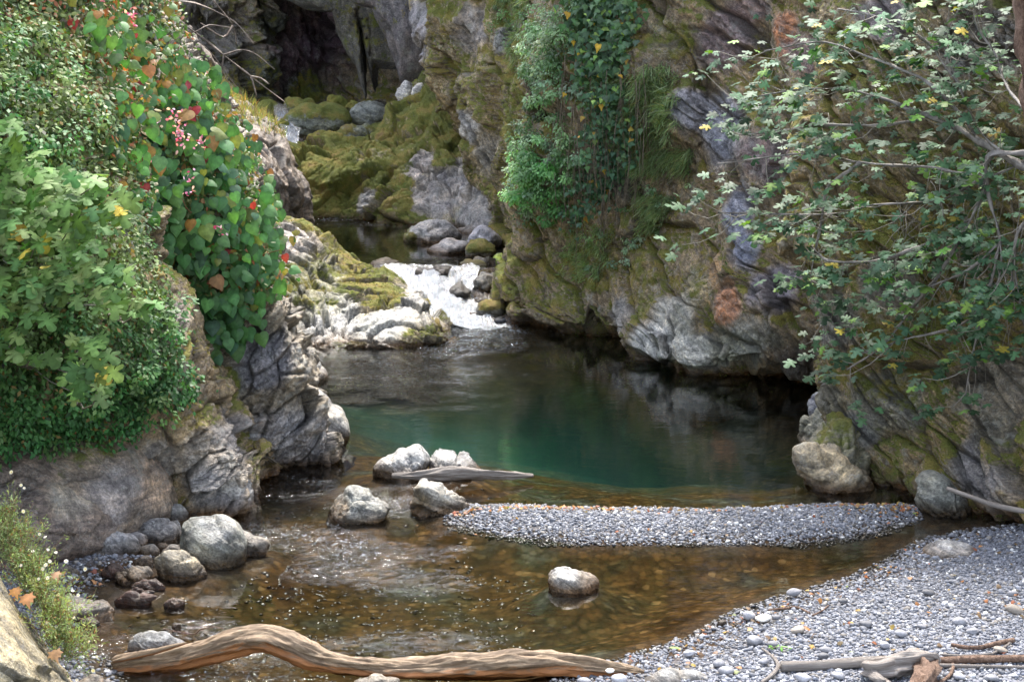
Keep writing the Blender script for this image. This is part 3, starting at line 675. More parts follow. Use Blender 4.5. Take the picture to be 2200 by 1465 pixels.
# ------------------------------------------------------------------ water
def water_material(name, tintc, scl=1.0, FSC=(1.6, .8, 1)):
    s = NT(name); P = s.pos(); ra = s.attr('ripple', 'Fac'); fo = s.attr('foam', 'Fac')
    v = s.mapv(P, (.55, 1.0, 1)); n1 = s.noise(v, 5*scl, 2, .5, .4); n2 = s.noise(s.mapv(P, (.5, 1, 1), (0, 0, .15)), 16*scl, 2, .5, .3)
    n3 = s.noise(s.mapv(P, (1, .8, 1)), 11*scl, 5, .7, 1.0)
    h = s.math('ADD', s.math('MULTIPLY', n1, .6), s.math('MULTIPLY', n2, .18))
    b1 = s.n('Bump'); s.set(b1.inputs['Height'], h); b1.inputs['Distance'].default_value = .020; s.set(b1.inputs['Strength'], s.math('ADD', .22, s.math('MULTIPLY', ra, .7)))
    b2 = s.n('Bump'); s.set(b2.inputs['Height'], n3); b2.inputs['Distance'].default_value = .085; s.set(b2.inputs['Strength'], s.math('MULTIPLY', ra, 1.0)); s.set(b2.inputs['Normal'], b1.outputs[0])
    fr = s.n('Fresnel'); fr.inputs[0].default_value = 1.34; s.set(fr.inputs[1], b2.outputs[0])
    gl = s.n('BsdfGlossy'); gl.inputs['Roughness'].default_value = .045; gl.inputs[0].default_value = (1, 1, 1, 1); s.set(gl.inputs['Normal'], b2.outputs[0])
    tr = s.n('BsdfTransparent'); tr.inputs[0].default_value = (*tintc, 1)
    mx = s.n('MixShader'); s.set(mx.inputs[0], fr.outputs[0]); s.set(mx.inputs[1], tr.outputs[0]); s.set(mx.inputs[2], gl.outputs[0])
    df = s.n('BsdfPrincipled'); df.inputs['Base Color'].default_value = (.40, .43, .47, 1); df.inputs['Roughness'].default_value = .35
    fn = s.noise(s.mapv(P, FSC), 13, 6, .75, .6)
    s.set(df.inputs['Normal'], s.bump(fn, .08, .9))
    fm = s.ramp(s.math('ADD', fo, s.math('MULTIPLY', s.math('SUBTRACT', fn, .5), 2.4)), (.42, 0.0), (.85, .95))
    glint = s.ramp(s.math('ADD', s.noise(s.mapv(P, (.7, 1, 1)), 34, 3, .6, .5), s.math('MULTIPLY', s.math('SUBTRACT', s.noise(P, 2.6, 3, .6), .5), .5)), (.655, 0.0), (.70, 1.0))  # white flecks painted on rippled water in place of sun glints
    fm = s.math('MAXIMUM', fm, s.math('MULTIPLY', glint, s.math('MULTIPLY', ra, 1.5, clamp=True)))
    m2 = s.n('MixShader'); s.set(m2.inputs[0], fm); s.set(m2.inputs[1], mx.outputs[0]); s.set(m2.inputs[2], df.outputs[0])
    s.done(m2.outputs[0])
    ab = s.n('VolumeAbsorption'); ab.inputs[0].default_value = (.25, .68, .58, 1); ab.inputs[1].default_value = .26
    s.t.links.new(ab.outputs[0], s.out.inputs[1])
    return s.m
M_WATER = water_material('water', (.97, .98, .96))
def water_box(name, x0, x1, y0, y1, z, bottom, step, rip, foam):
    xs = np.arange(x0, x1+step, step); ys = np.arange(y0, y1+step, step); X, Y = np.meshgrid(xs, ys); nr, nc = X.shape
    T = np.stack([X.ravel(), Y.ravel(), np.full(X.size, z)], -1); px, py = proj(T)
    r = np.zeros(len(T)); f = np.zeros(len(T))
    for dst, L in ((r, rip), (f, foam)):
        for (cx, cy, rx, ry, k) in L:
            c = np.array(onz(cx, cy, z)); ex = rx*c[1]/FPX; a = np.array(onz(cx, cy-ry, z)); ey = abs(a[1]-c[1])
            d = np.sqrt(((T[:, 0]-c[0])/ex)**2+((T[:, 1]-c[1])/ey)**2)
            np.maximum(dst, k*sstep(1.35, .1, d+.9*fbm(T*np.array([.6, 1, 1]), 1.5, 4, 9)), out=dst)
    zz = r*.035*fbm(T*np.array([1, .6, 1]), 3.2, 3, 4); T[:, 2] += zz
    # closed body: top sheet + skirt + bottom
    i = np.arange(nr*nc).reshape(nr, nc); ring = np.concatenate([i[0, :-1], i[:-1, -1], i[-1, :0:-1], i[:0:-1, 0]])
    Bt = T[ring].copy(); Bt[:, 2] = bottom; n0 = len(T); nb = len(ring); k = np.arange(nb)
    side = np.stack([ring, n0+k, n0+(k+1) % nb, np.roll(ring, -1)], -1)
    cen = np.array([[T[:, 0].mean(), T[:, 1].mean(), bottom]]); V = np.concatenate([T, Bt, cen])
    bot = np.stack([n0+k, np.full(nb, n0+nb), n0+(k+1) % nb], -1)
    pad = np.zeros(nb+1)
    o = make(name, V, [gridfaces(nr, nc), side, bot], M_WATER, None, {'ripple': np.r_[r, pad], 'foam': np.r_[f, pad]})
    return tag(o, kind='structure')
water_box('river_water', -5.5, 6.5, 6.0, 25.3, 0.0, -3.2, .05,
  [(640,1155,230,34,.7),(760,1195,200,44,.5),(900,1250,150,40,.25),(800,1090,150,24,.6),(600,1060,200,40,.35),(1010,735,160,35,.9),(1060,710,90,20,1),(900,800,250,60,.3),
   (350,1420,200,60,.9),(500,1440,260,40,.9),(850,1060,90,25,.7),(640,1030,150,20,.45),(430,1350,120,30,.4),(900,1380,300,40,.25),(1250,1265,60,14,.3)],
  [(1010,690,90,22,.8),(1000,708,130,24,.5),(990,735,90,22,.36),(1080,705,70,14,.3),(640,1150,190,28,.40),(760,1190,170,40,.34),(720,1125,70,8,.42),(880,1070,50,16,.42),(900,1240,60,20,.3),(330,1440,120,30,.42),(560,1450,220,16,.42),(470,1370,60,8,.15)])  # foam at the cascade foot; riffle patches are sun glints painted white
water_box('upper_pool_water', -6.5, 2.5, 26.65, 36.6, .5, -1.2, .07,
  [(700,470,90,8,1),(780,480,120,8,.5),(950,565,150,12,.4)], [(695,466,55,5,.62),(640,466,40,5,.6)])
# cascade between the pools
def cascade(name, rows, ds, seed, foamk, label=None):
    G = sheet_pts(rows, ds); nr, nc, _ = G.shape; N = gnormals(G)
    if N[..., 2].mean() < 0: N = -N
    P = G.reshape(-1, 3); q = P*np.array([1.6, .9, .8])
    d = .10*fbm(q, 2.2, 3, seed)+.05*fbm(q, 7, 3, seed+2); f1, f2, i_ = worley(P*2.4, seed+4); d = d*.8+.05*(.6-f1)
    V = P+N.reshape(-1, 3)*d[:, None]
    t = np.linspace(0, 1, nr)[:, None]*np.ones((1, nc)); u = np.linspace(-1, 1, nc)[None]*np.ones((nr, 1))
    foam = foamk*(.25+1.0*sstep(0, .25, t))*(1-.7*np.abs(u)**2.5)
    o = make(name, V, gridfaces(nr, nc), M_WATER_W, None, {'ripple': np.ones(nr*nc), 'foam': foam.ravel()})
    return tag(o, label, None, kind='structure')
M_WATER_W = water_material('white_water', (.9, .93, .93), 1.0, (2.6, .5, .6)); 
for l in list(M_WATER_W.node_tree.links):
    if l.to_node.type == 'OUTPUT_MATERIAL' and l.to_socket.name == 'Volume': M_WATER_W.node_tree.links.remove(l)
rows = [
 [Z(815,.53,26.9),Z(880,.53,26.8),Z(930,.53,26.8),Z(980,.53,26.8),Z(1030,.53,26.8)],
 [Z(830,.53,26.4),Z(880,.52,26.3),Z(930,.52,26.2),Z(980,.52,26.3),Z(1030,.5,26.4)],
 [Z(850,.42,25.9),Z(890,.38,25.8),Z(930,.40,25.7),Z(975,.34,25.8),Z(1020,.36,25.9)],
 [Z(875,.27,25.3),Z(915,.24,25.2),Z(950,.25,25.1),Z(985,.22,25.2),Z(1015,.2,25.3)],
 [Z(900,.12,24.7),Z(945,.12,24.5),Z(980,.12,24.4),Z(1020,.09,24.5),Z(1060,.05,24.6)],
 [Z(920,.0,24.1),Z(960,.02,23.9),Z(1000,.02,23.8),Z(1050,.0,23.8),Z(1100,-.03,23.9)]]
cascade('cascade_water', rows, .03, 3, .66)
rows = [[Z(590,2.62,41.6),Z(602,2.62,41.6),Z(614,2.62,41.6)],[Z(588,2.5,41.0),Z(603,2.5,41.0),Z(618,2.5,41.0)],[Z(592,2.3,40.4),Z(608,2.28,40.3),Z(625,2.25,40.2)],
 [Z(600,2.16,39.4),Z(622,2.14,39.3),Z(648,2.1,39.3)],[Z(602,2.10,38.6),Z(622,2.08,38.5),Z(644,2.05,38.5)],[Z(604,1.80,38.3),Z(622,1.78,38.2),Z(640,1.78,38.1)],[Z(606,1.45,38.0),Z(621,1.4,37.9),Z(636,1.4,37.9)],[Z(606,.45,37.0),Z(620,.45,37.0),Z(640,.45,37.0)]]
cascade('upper_cascade_water', rows, .04, 8, .60)

# ------------------------------------------------------------------ boulders (outline in px, distance)
def bd(px, py, z=0.0): return onz(px, py, z)[1]
LG = (.29, .285, .28); DG = (.15, .15, .15); WH = (.44, .44, .43); TN = (.33, .29, .24); RD = (.16, .10, .085)
boulder('boulder', [(-140,900),(60,900),(190,905),(265,940),(325,995),(362,1060),(372,1100),(352,1150),(280,1185),(100,1200),(-140,1200)], 13.75, 'big smooth brown boulder at the left water edge below the green creeper',
  sub=6, depth=1.2, base=(.27,.215,.165), seed=3, A=.03, facet=.5, moss=.05, patches=[(200,960,70,None,.55),(330,1030,60,(.34,.26,.2),-.2),(100,1000,60,None,.35),(250,1060,70,(.3,.27,.26),-.2)])
boulder('boulder', [(-140,990),(40,965),(110,1000),(180,1050),(230,1090),(255,1125),(248,1150),(180,1175),(20,1200),(-140,1200)], 12.9, 'low brown boulder leaning on the big smooth boulder at the far left',
  sub=6, depth=.8, base=(.24,.19,.16), seed=4, A=.035, facet=.6, moss=.0, patches=[(160,1060,60,(.33,.29,.24),-.2)])
boulder('boulder', [(358,1082),(380,1080),(405,1110),(402,1122),(388,1130),(360,1130)], 13.7, 'small pale wedge of rock at the right foot of the smooth brown boulder', sub=4, base=LG, seed=41, A=.015)
boulder('boulder', [(387,1150),(392,1125),(420,1110),(470,1105),(505,1122),(525,1155),(532,1190),(520,1215),(480,1228),(430,1225),(395,1200)], 12.55, 'large rounded grey boulder standing at the water edge on the left bank',
  sub=5, depth=.24, base=(.195,.20,.18), seed=6, A=.018, facet=.35, patches=[(470,1115,50,(.34,.34,.33),None)])
boulder('boulder', [(505,1150),(520,1138),(545,1150),(580,1172),(570,1190),(530,1200),(505,1190)], 12.9, 'brown rock awash just right of the large rounded boulder', sub=4, base=TN, seed=7, A=.02)
boulder('boulder', [(168,1165),(178,1142),(200,1137),(225,1146),(270,1150),(300,1165),(298,1195),(250,1207),(215,1208),(185,1195)], 12.7, 'long grey boulder with a knob on its left end on the left bank', sub=5, depth=.2, base=(.25,.245,.25), seed=8, A=.025)
boulder('boulder', [(290,1148),(315,1125),(350,1120),(388,1128),(392,1150),(380,1168),(320,1172),(300,1165)], 13.1, 'flat topped pale grey boulder behind the rounded boulder', sub=5, depth=.2, base=(.29,.29,.30), seed=9, A=.02)
boulder('boulder', [(255,1150),(280,1143),(315,1152),(322,1172),(300,1182),(265,1178)], 12.95, 'grey stone wedged between the long boulder and the flat topped one', sub=4, base=(.27,.265,.27), seed=10, A=.02)
boulder('boulder', [(330,1200),(345,1187),(375,1186),(410,1195),(435,1212),(452,1230),(445,1245),(400,1252),(345,1240),(330,1220)], 12.15, 'tan flecked boulder in the water in front of the rounded boulder', sub=5, depth=.15, base=(.27,.24,.185), seed=12, A=.02, facet=.8)
boulder('boulder', [(245,1240),(270,1222),(300,1212),(325,1218),(330,1235),(310,1250),(280,1258),(250,1258)], 12.0, 'mottled tan and dark stone left of the tan flecked boulder', sub=5, depth=.13, base=(.34,.30,.24), seed=13, A=.02)
for k, (o_, D_, lb, b_) in enumerate([
  ([(298,1182),(310,1172),(335,1174),(344,1185),(335,1195),(305,1195)],12.55,'white oval cobble beside the knobbed grey boulder',WH),
  ([(288,1205),(300,1197),(325,1198),(332,1208),(320,1217),(292,1214)],12.35,'white oval cobble lying nearest the mottled stone',WH),
  ([(345,1187),(355,1178),(385,1176),(400,1184),(398,1195),(350,1195)],12.45,'flat white slab wedged under the rounded boulder',WH),
  ([(370,1178),(385,1170),(402,1176),(404,1188),(375,1190)],12.6,'bright white knob touching the rounded boulder',WH),
  ([(335,1172),(350,1166),(365,1175),(360,1182),(340,1182)],12.75,'small pale cobble behind the white slab',LG),
  ([(118,1172),(130,1158),(150,1157),(158,1172),(145,1180),(122,1180)],12.85,'blue grey stone left of the knobbed boulder',(.3,.31,.35)),
  ([(148,1160),(160,1150),(175,1155),(178,1170),(160,1178)],12.9,'dark grey stone touching the left end of the knobbed boulder',DG),
  ([(125,1200),(150,1186),(168,1182),(172,1198),(160,1210),(130,1210)],12.4,'grey triangular stone below the blue grey stone',(.26,.27,.28)),
  ([(95,1225),(120,1213),(150,1215),(172,1230),(165,1245),(110,1248)],12.0,'flat grey stone behind the daisies',(.3,.3,.28)),
  ([(215,1230),(225,1218),(260,1215),(270,1225),(250,1240),(220,1240)],12.15,'reddish brown wet stone left of the mottled stone',RD)]):
    boulder('cobble', o_, D_, lb, 'stone', sub=4, base=b_, seed=50+k, A=.008, facet=.4)
for k, (o_, D_, lb) in enumerate([
  ([(282,1262),(300,1250),(325,1245),(345,1252),(358,1262),(345,1272),(300,1268)],11.75,'upper red brown slate lying half out of the shallows'),
  ([(260,1275),(275,1268),(310,1270),(335,1272),(320,1282),(270,1280)],11.6,'middle thin red brown slate in the shallows'),
  ([(245,1290),(262,1278),(300,1278),(340,1280),(325,1292),(290,1300),(255,1298)],11.45,'lowest red brown slate awash in the shallows'),
  ([(352,1298),(365,1287),(385,1286),(398,1295),(385,1306),(360,1306)],11.4,'small wet brown stone right of the slates'),
  ([(366,1345),(375,1338),(388,1340),(390,1348),(375,1352)],10.95,'tiny grey stone breaking the shallow water')]):
    boulder('slate', o_, D_, lb, 'stone', sub=4, base=RD if k < 4 else LG, seed=70+k, A=.01, facet=.9)
boulder('boulder', [(120,1310),(140,1280),(170,1290),(200,1295),(228,1300),(240,1318),(248,1332),(235,1342),(190,1345),(130,1340)], 11.2, 'ridged tan and grey boulder beside the daisies at the lower left', sub=5, depth=.2, base=(.32,.29,.25), seed=14, A=.02)
boulder('boulder', [(170,1338),(185,1328),(205,1330),(218,1340),(205,1352),(175,1352)], 10.95, 'small pale stone below the ridged tan boulder', sub=4, base=TN, seed=15, A=.01)
boulder('boulder', [(272,1395),(290,1365),(310,1353),(345,1353),(375,1368),(400,1382),(400,1420),(330,1430),(275,1415)], 10.75, 'pale grey peaked boulder behind the left end of the big log', sub=5, depth=.14, base=(.36,.36,.35), seed=16, A=.015, facet=.9)
boulder('boulder', [(160,1475),(175,1456),(200,1450),(222,1460),(232,1480),(200,1500),(165,1495)], 10.0, 'tan stone at the bottom edge left of the log', sub=4, base=TN, seed=17, A=.01)
boulder('boulder', [(760,1462),(790,1456),(830,1454),(860,1458),(858,1480),(800,1490),(760,1480)], 10.15, 'flat pale stone under the middle of the log', sub=4, base=(.42,.4,.35), seed=18, A=.01)
boulder('boulder', [(1375,1460),(1400,1447),(1460,1447),(1530,1455),(1540,1475),(1450,1490),(1380,1480)], 10.0, 'broad flat white stone at the bottom edge right of the log tip', sub=4, base=WH, seed=19, A=.008, depth=.12)
# mid river
boulder('boulder', [(700,1110),(712,1085),(735,1060),(752,1047),(775,1050),(810,1066),(842,1080),(850,1090),(830,1108),(770,1125),(705,1128)], 13.95, 'pyramid shaped grey boulder with a pale top in the riffle', sub=5, depth=.3, base=(.30,.30,.275), seed=21, A=.03, facet=.8, patches=[(725,1095,30,(.2,.14,.08),None)])
boulder('boulder', [(878,1085),(885,1050),(900,1033),(918,1035),(960,1055),(1000,1078),(1018,1092),(1010,1105),(960,1112),(900,1105)], 14.15, 'slanting pale ridged boulder at the left tip of the gravel bar', sub=5, depth=.28, base=(.39,.375,.34), seed=22, A=.04, st=dict(dip=28, t=.06, L=.5), facet=.8, patches=[(900,1080,40,(.22,.17,.1),None)])
boulder('boulder', [(795,1012),(805,995),(840,978),(870,966),(898,958),(915,972),(925,985),(922,1010),(915,1035),(830,1032),(800,1022)], 15.55, 'left half of the split white boulder behind the floating log', sub=5, depth=.35, base=(.47,.47,.465), seed=23, A=.035, facet=.8)
boulder('boulder', [(918,1005),(922,975),(940,962),(955,966),(985,980),(1022,992),(1030,1005),(1010,1022),(930,1030)], 15.75, 'right half of the split white boulder behind the floating log', sub=5, depth=.35, base=(.45,.45,.445), seed=24, A=.035, facet=.8)
boulder('boulder', [(905,1032),(915,1022),(932,1020),(948,1030),(955,1042),(910,1042)], 14.95, 'small dark green grey stone in front of the floating log', sub=4, base=(.2,.21,.2), seed=25, A=.01)
boulder('boulder', [(1172,1250),(1180,1232),(1205,1222),(1228,1222),(1255,1232),(1285,1246),(1288,1258),(1260,1270),(1200,1276),(1175,1268)], 12.0, 'lone pale capped stone sitting in the brown shallows in front of the gravel bar', sub=5, depth=.17, base=(.40,.33,.25), seed=26, A=.012, facet=.7, patches=[(1215,1226,50,(.62,.61,.58),None)])
boulder('boulder', [(1540,1335),(1548,1330),(1560,1332),(1562,1345),(1545,1348)], 11.05, 'small wet round stone at the waters edge of the beach', cat='stone', sub=4, base=DG, seed=27, A=.006)
boulder('boulder', [(1566,1340),(1575,1336),(1586,1340),(1585,1348),(1568,1350)], 10.95, 'smaller wet stone next to the round stone at the beach edge', cat='stone', sub=4, base=DG, seed=28, A=.006)
boulder('boulder', [(1970,1200),(1985,1182),(2010,1172),(2050,1166),(2085,1168),(2100,1180),(2080,1198),(2020,1208),(1980,1210)], 12.75, 'broad pale slab half buried in the beach gravel at right', sub=5, depth=.22, base=(.55,.55,.55), seed=29, A=.015, facet=.5)
boulder('boulder', [(1968,1068),(1980,1030),(2000,1016),(2022,1020),(2050,1035),(2078,1062),(2092,1095),(2060,1118),(2005,1112),(1975,1092)], 13.9, 'rounded grey green boulder at the foot of the right cliff', sub=5, depth=.3, base=(.25,.25,.215), seed=30, A=.04, moss=.1)
# pale folded rocks at the foot of the near right cliff
boulder('boulder', [(1736,885),(1740,855),(1755,840),(1772,855),(1778,890),(1745,900)], 17.6, 'small blue grey rock above the pale bulging rocks', sub=4, base=(.33,.33,.38), seed=31, A=.02)
boulder('boulder', [(1722,940),(1722,910),(1742,890),(1775,872),(1800,885),(1808,930),(1800,965),(1750,975),(1725,965)], 16.7, 'pale bulging rock nearest the dark undercut', sub=5, depth=.4, base=(.31,.30,.225), seed=32, A=.05, moss=.15, facet=.5)
boulder('boulder', [(1740,1000),(1745,945),(1780,905),(1815,895),(1850,940),(1868,1000),(1860,1045),(1800,1040),(1745,1020)], 16.1, 'larger olive bulging rock at the base of the near cliff', sub=5, depth=.45, base=(.27,.25,.17), seed=33, A=.06, st=dict(dip=-35, t=.12, L=.5), moss=.2, facet=.5)
boulder('boulder', [(1698,985),(1702,962),(1730,950),(1770,965),(1820,985),(1862,1015),(1890,1050),(1860,1062),(1780,1035),(1710,1005)], 15.7, 'brown ribbed shelf of rock at the waterline below the bulging rocks', sub=5, depth=.4, base=(.30,.25,.17), seed=34, A=.05, st=dict(dip=-30, t=.07, L=.4), facet=.7)
# slabs sliding into the pool at left
boulder('slab', [(640,770),(660,766),(690,790),(706,808),(702,820),(670,824),(640,800)], 20.1, 'far pale slab tip slanting into the pool', 'rock slab', sub=5, depth=.3, base=(.48,.46,.43), seed=35, A=.012, facet=.3, st=dict(t=.5, L=1))
boulder('slab', [(655,825),(680,835),(712,870),(742,900),(753,918),(742,936),(715,950),(680,920)], 17.0, 'near pale slab slanting into the pool from the left outcrop', 'rock slab', sub=5, depth=.3, base=(.34,.33,.31), seed=36, A=.02, facet=.4, st=dict(t=.4, L=1))
boulder('boulder', [(440,1075),(450,1040),(480,1010),(512,1005),(535,1030),(545,1065),(540,1100),(500,1112),(450,1105)], 14.25, 'pale rounded rock at the waterline end of the near left ridge', sub=5, depth=.3, base=(.34,.33,.32), seed=37, A=.04)
# upper pool
boulder('boulder', [(862,520),(870,500),(890,483),(920,470),(950,474),(978,492),(990,510),(985,530),(930,535),(870,532)], 30.5, 'big pale domed boulder in the upper pool', sub=5, depth=.6, base=(.46,.43,.41), seed=80, A=.05, mat=M_ROCKU, patches=[(880,512,25,None,.7)])
boulder('slab', [(915,535),(940,525),(980,517),(1010,520),(1015,545),(960,550),(920,548)], 28.9, 'flat pale slab lying in the upper pool', 'rock slab', sub=4, depth=.5, base=(.48,.45,.44), seed=81, A=.02, mat=M_ROCKU)
boulder('boulder', [(1000,525),(1015,500),(1040,485),(1058,495),(1078,515),(1078,532),(1040,540),(1005,540)], 29.6, 'grey peaked boulder at the right side of the upper pool', sub=5, depth=.4, base=(.38,.36,.38), seed=82, A=.03, mat=M_ROCKU)
boulder('boulder', [(998,548),(1000,525),(1020,515),(1050,522),(1068,538),(1065,550),(1030,558),(1000,556)], 28.2, 'moss streaked boulder in front of the peaked one', sub=5, depth=.35, base=(.33,.32,.27), moss=.5, seed=83, A=.03, mat=M_ROCKU)
boulder('boulder', [(1058,575),(1056,555),(1064,546),(1080,545),(1092,560),(1090,585),(1070,590)], 27.2, 'bright yellow green mossy boulder beside the cascade', sub=4, depth=.3, base=(.33,.42,.05), moss=-.5, seed=84, A=.02, mat=M_ROCKF)
boulder('boulder', [(985,580),(990,562),(1015,560),(1045,566),(1052,580),(1040,592),(1000,592)], 26.9, 'mossy stone at the lip of the cascade', sub=4, depth=.3, base=(.2,.2,.13), moss=.5, seed=85, A=.02, mat=M_ROCKU)
boulder('boulder', [(1024,595),(1030,583),(1055,582),(1070,595),(1060,605),(1030,605)], 26.3, 'green stone under the mossy lip stone', sub=4, depth=.25, base=(.18,.2,.1), moss=.5, seed=86, A=.02, mat=M_ROCKU)
boulder('boulder', [(925,600),(930,575),(950,568),(972,572),(978,590),(972,605),(940,608)], 26.3, 'dark wet rock splitting the cascade', sub=5, depth=.3, base=(.07,.06,.045), seed=87, A=.03, mat=M_ROCKU)
boulder('boulder', [(890,600),(893,580),(910,572),(928,580),(928,600),(905,605)], 26.2, 'smaller wet rock left of the dark rock in the cascade', sub=4, depth=.2, base=(.12,.11,.11), seed=88, A=.02, mat=M_ROCKU)
boulder('boulder', [(962,628),(970,615),(1000,612),(1015,622),(1005,636),(970,636)], 25.5, 'dark flat rock at the right edge of the white water', sub=4, depth=.3, base=(.10,.09,.08), seed=89, A=.02)
boulder('boulder', [(1020,665),(1030,650),(1060,645),(1085,655),(1085,680),(1040,680)], 24.7, 'mossy dark rock where the cascade meets the pool', sub=4, depth=.3, base=(.12,.11,.08), moss=.35, seed=90, A=.03)
boulder('boulder', [(1015,600),(1030,590),(1065,590),(1075,605),(1060,618),(1020,615)], 25.9, 'grey brown rock on the rubble bank beside the cascade', sub=4, depth=.3, base=(.17,.15,.12), seed=91, A=.02)
boulder('boulder', [(790,575),(800,563),(840,560),(862,568),(862,582),(810,585)], 27.3, 'low dark rock at the left lip of the cascade', sub=4, depth=.4, base=(.15,.14,.11), seed=92, A=.02, mat=M_ROCKU)
r_ = np.random.RandomState(44); n_ = 900
pp = np.array([onz(a, b, z) for a, b, z in zip(r_.uniform(975, 1090, n_), r_.uniform(600, 690, n_), np.zeros(n_))]); 
t_ = r_.rand(n_); pp = np.array([pz(970+a*120, 24.3+2.4*b, .02+.42*b*b) for a, b in zip(r_.rand(n_), t_)])
o = pebble_mesh('bank_rubble', pp, r_.uniform(.04, .16, n_), r_, 1, pebble_colours(r_, n_)*.35); tag(o, 'dark wet rubble between the cascade and the mossy cliff foot', 'rubble', kind='stuff')
rows = [[Z(955,-.3,24.2),Z(1020,-.3,24.0),Z(1110,-.3,24.0)],[Z(965,.0,24.6),Z(1030,.04,24.4),Z(1110,.08,24.4)],[Z(985,.18,25.4),Z(1035,.22,25.3),Z(1110,.25,25.3)],[Z(1010,.34,26.2),Z(1050,.4,26.2),Z(1110,.4,26.2)],[Z(1010,.48,27),Z(1050,.5,27.2),Z(1150,.5,27.4)],[Z(1010,.3,28),Z(1050,.3,28.2),Z(1150,.3,28.4)]]
cliff('rubble_bank', rows, .05, dict(dip=10, t=.2, L=.3, A=.08, big=.05), (.10,.09,.075), .1, [], 120, M_ROCKU, kind='structure')
# mossy boulders at the top of the upper cascade
for k, (o_, D_, lb, b_, ms) in enumerate([
  ([(607,262),(612,245),(635,230),(680,226),(728,224),(750,238),(757,258),(742,276),(690,282),(640,282),(615,275)],40.5,'largest mossy boulder across the top of the upper cascade',(.17,.18,.14),.42),
  ([(750,255),(752,238),(780,222),(812,222),(834,236),(833,258),(805,272),(765,272)],41,'grey green rounded boulder right of the largest mossy one',(.24,.25,.22),.15),
  ([(608,240),(612,215),(628,208),(650,215),(682,222),(690,236),(650,245)],42.5,'low pale mossy boulder behind the largest mossy one',(.2,.2,.12),.6),
  ([(697,224),(703,212),(725,207),(745,217),(748,230),(700,230)],43,'bright mossy hump behind the boulders of the upper cascade',(.2,.24,.06),.8),
  ([(742,230),(752,220),(775,222),(778,235),(745,238)],42.5,'small mossy stone between the two big boulders of the upper cascade',(.2,.22,.1),.6),
  ([(548,240),(552,222),(575,214),(596,226),(600,245),(585,256),(555,252)],41.5,'mossy boulder left of the upper cascade',(.16,.17,.1),.4),
  ([(580,275),(590,262),(615,262),(628,275),(622,290),(590,290)],39.8,'dark mossy rock beside the upper cascade step',(.1,.11,.06),.35),
  ([(652,318),(655,298),(672,286),(700,284),(706,296),(700,315),(670,325)],38.6,'small dark mossy rock right of the cascade step',(.13,.15,.05),.6),
  ([(700,300),(725,280),(765,273),(800,274),(812,286),(790,300),(730,305)],39.2,'flat lichened slab below the largest mossy boulder',(.26,.27,.22),.25),
  ([(600,330),(600,300),(612,296),(650,305),(648,318),(625,325)],38.9,'dark wet ledge under the upper cascade',(.08,.06,.06),-.2)]):
    boulder('boulder', o_, D_, lb, sub=5 if k < 2 else 4, depth=None, base=b_, moss=ms, seed=140+k, A=.05, facet=.5, mat=M_ROCKU)
# leaning pillars of the back wall
boulder('rock_pillar', [(722,-420),(722,20),(735,90),(765,150),(778,195),(790,225),(812,215),(806,150),(788,95),(772,20),(770,-420)], 44.5, 'tall pale leaning rock pillar beside the dark recess', 'rock pillar', sub=6, depth=1.0, base=(.17,.155,.13), moss=.42, seed=160, A=.05, st=dict(dip=80, t=.4, L=3), facet=.3, mat=M_ROCKF)
boulder('rock_pillar', [(800,-420),(806,20),(835,85),(850,130),(862,180),(900,190),(950,185),(975,120),(975,-420)], 41.0, 'smooth purple grey bulge of rock overhanging the mossy ridge', 'rock pillar', sub=6, depth=1.3, base=(.125,.11,.115), moss=.3, seed=161, A=.07, st=dict(dip=75, t=.5, L=3), facet=.3, mat=M_ROCKF)
boulder('rock_shard', [(852,215),(860,185),(870,172),(885,180),(880,205),(862,230)], 38.6, 'white shard of rock standing at the left tip of the mossy ridge', 'rock shard', sub=4, base=(.55,.53,.5), seed=162, A=.03, mat=M_ROCKF, depth=.15)
boulder('rock_shard', [(885,210),(890,185),(905,178),(910,190),(902,210)], 38.4, 'smaller white shard beside the standing shard', 'rock shard', sub=4, base=(.5,.48,.45), seed=163, A=.03, mat=M_ROCKF, depth=.12)
# near rock at the lower left corner
rows = [[pass_ for pass_ in r] for r in [
 [(-400,1180,8.9),(-150,1190,9.2),(-20,1215,9.7),(10,1240,10),(0,1245,10.6)],
 [(-400,1250,8.6),(-150,1250,8.9),(-10,1265,9.4),(40,1300,9.8),(30,1305,10.5)],
 [(-400,1350,8.3),(-150,1350,8.6),(20,1350,9.1),(95,1385,9.6),(90,1390,10.3)],
 [(-400,1440,8.1),(-150,1440,8.4),(50,1440,8.9),(150,1460,9.5),(150,1462,10.2)],
 [(-400,1560,7.9),(-150,1560,8.2),(80,1560,8.8),(200,1560,9.4),(200,1560,10)]]]
cliff('boulder', rows, .012, dict(dip=50, yaw=40, t=.16, L=.9, A=.035, big=.03), (.235,.225,.20), .05, [(60,1330,40,(.30,.29,.22),.2),(100,1430,30,None,.5)], 130,
  label='near pale lichened boulder at the lower left corner under the daisies', cat='boulder')

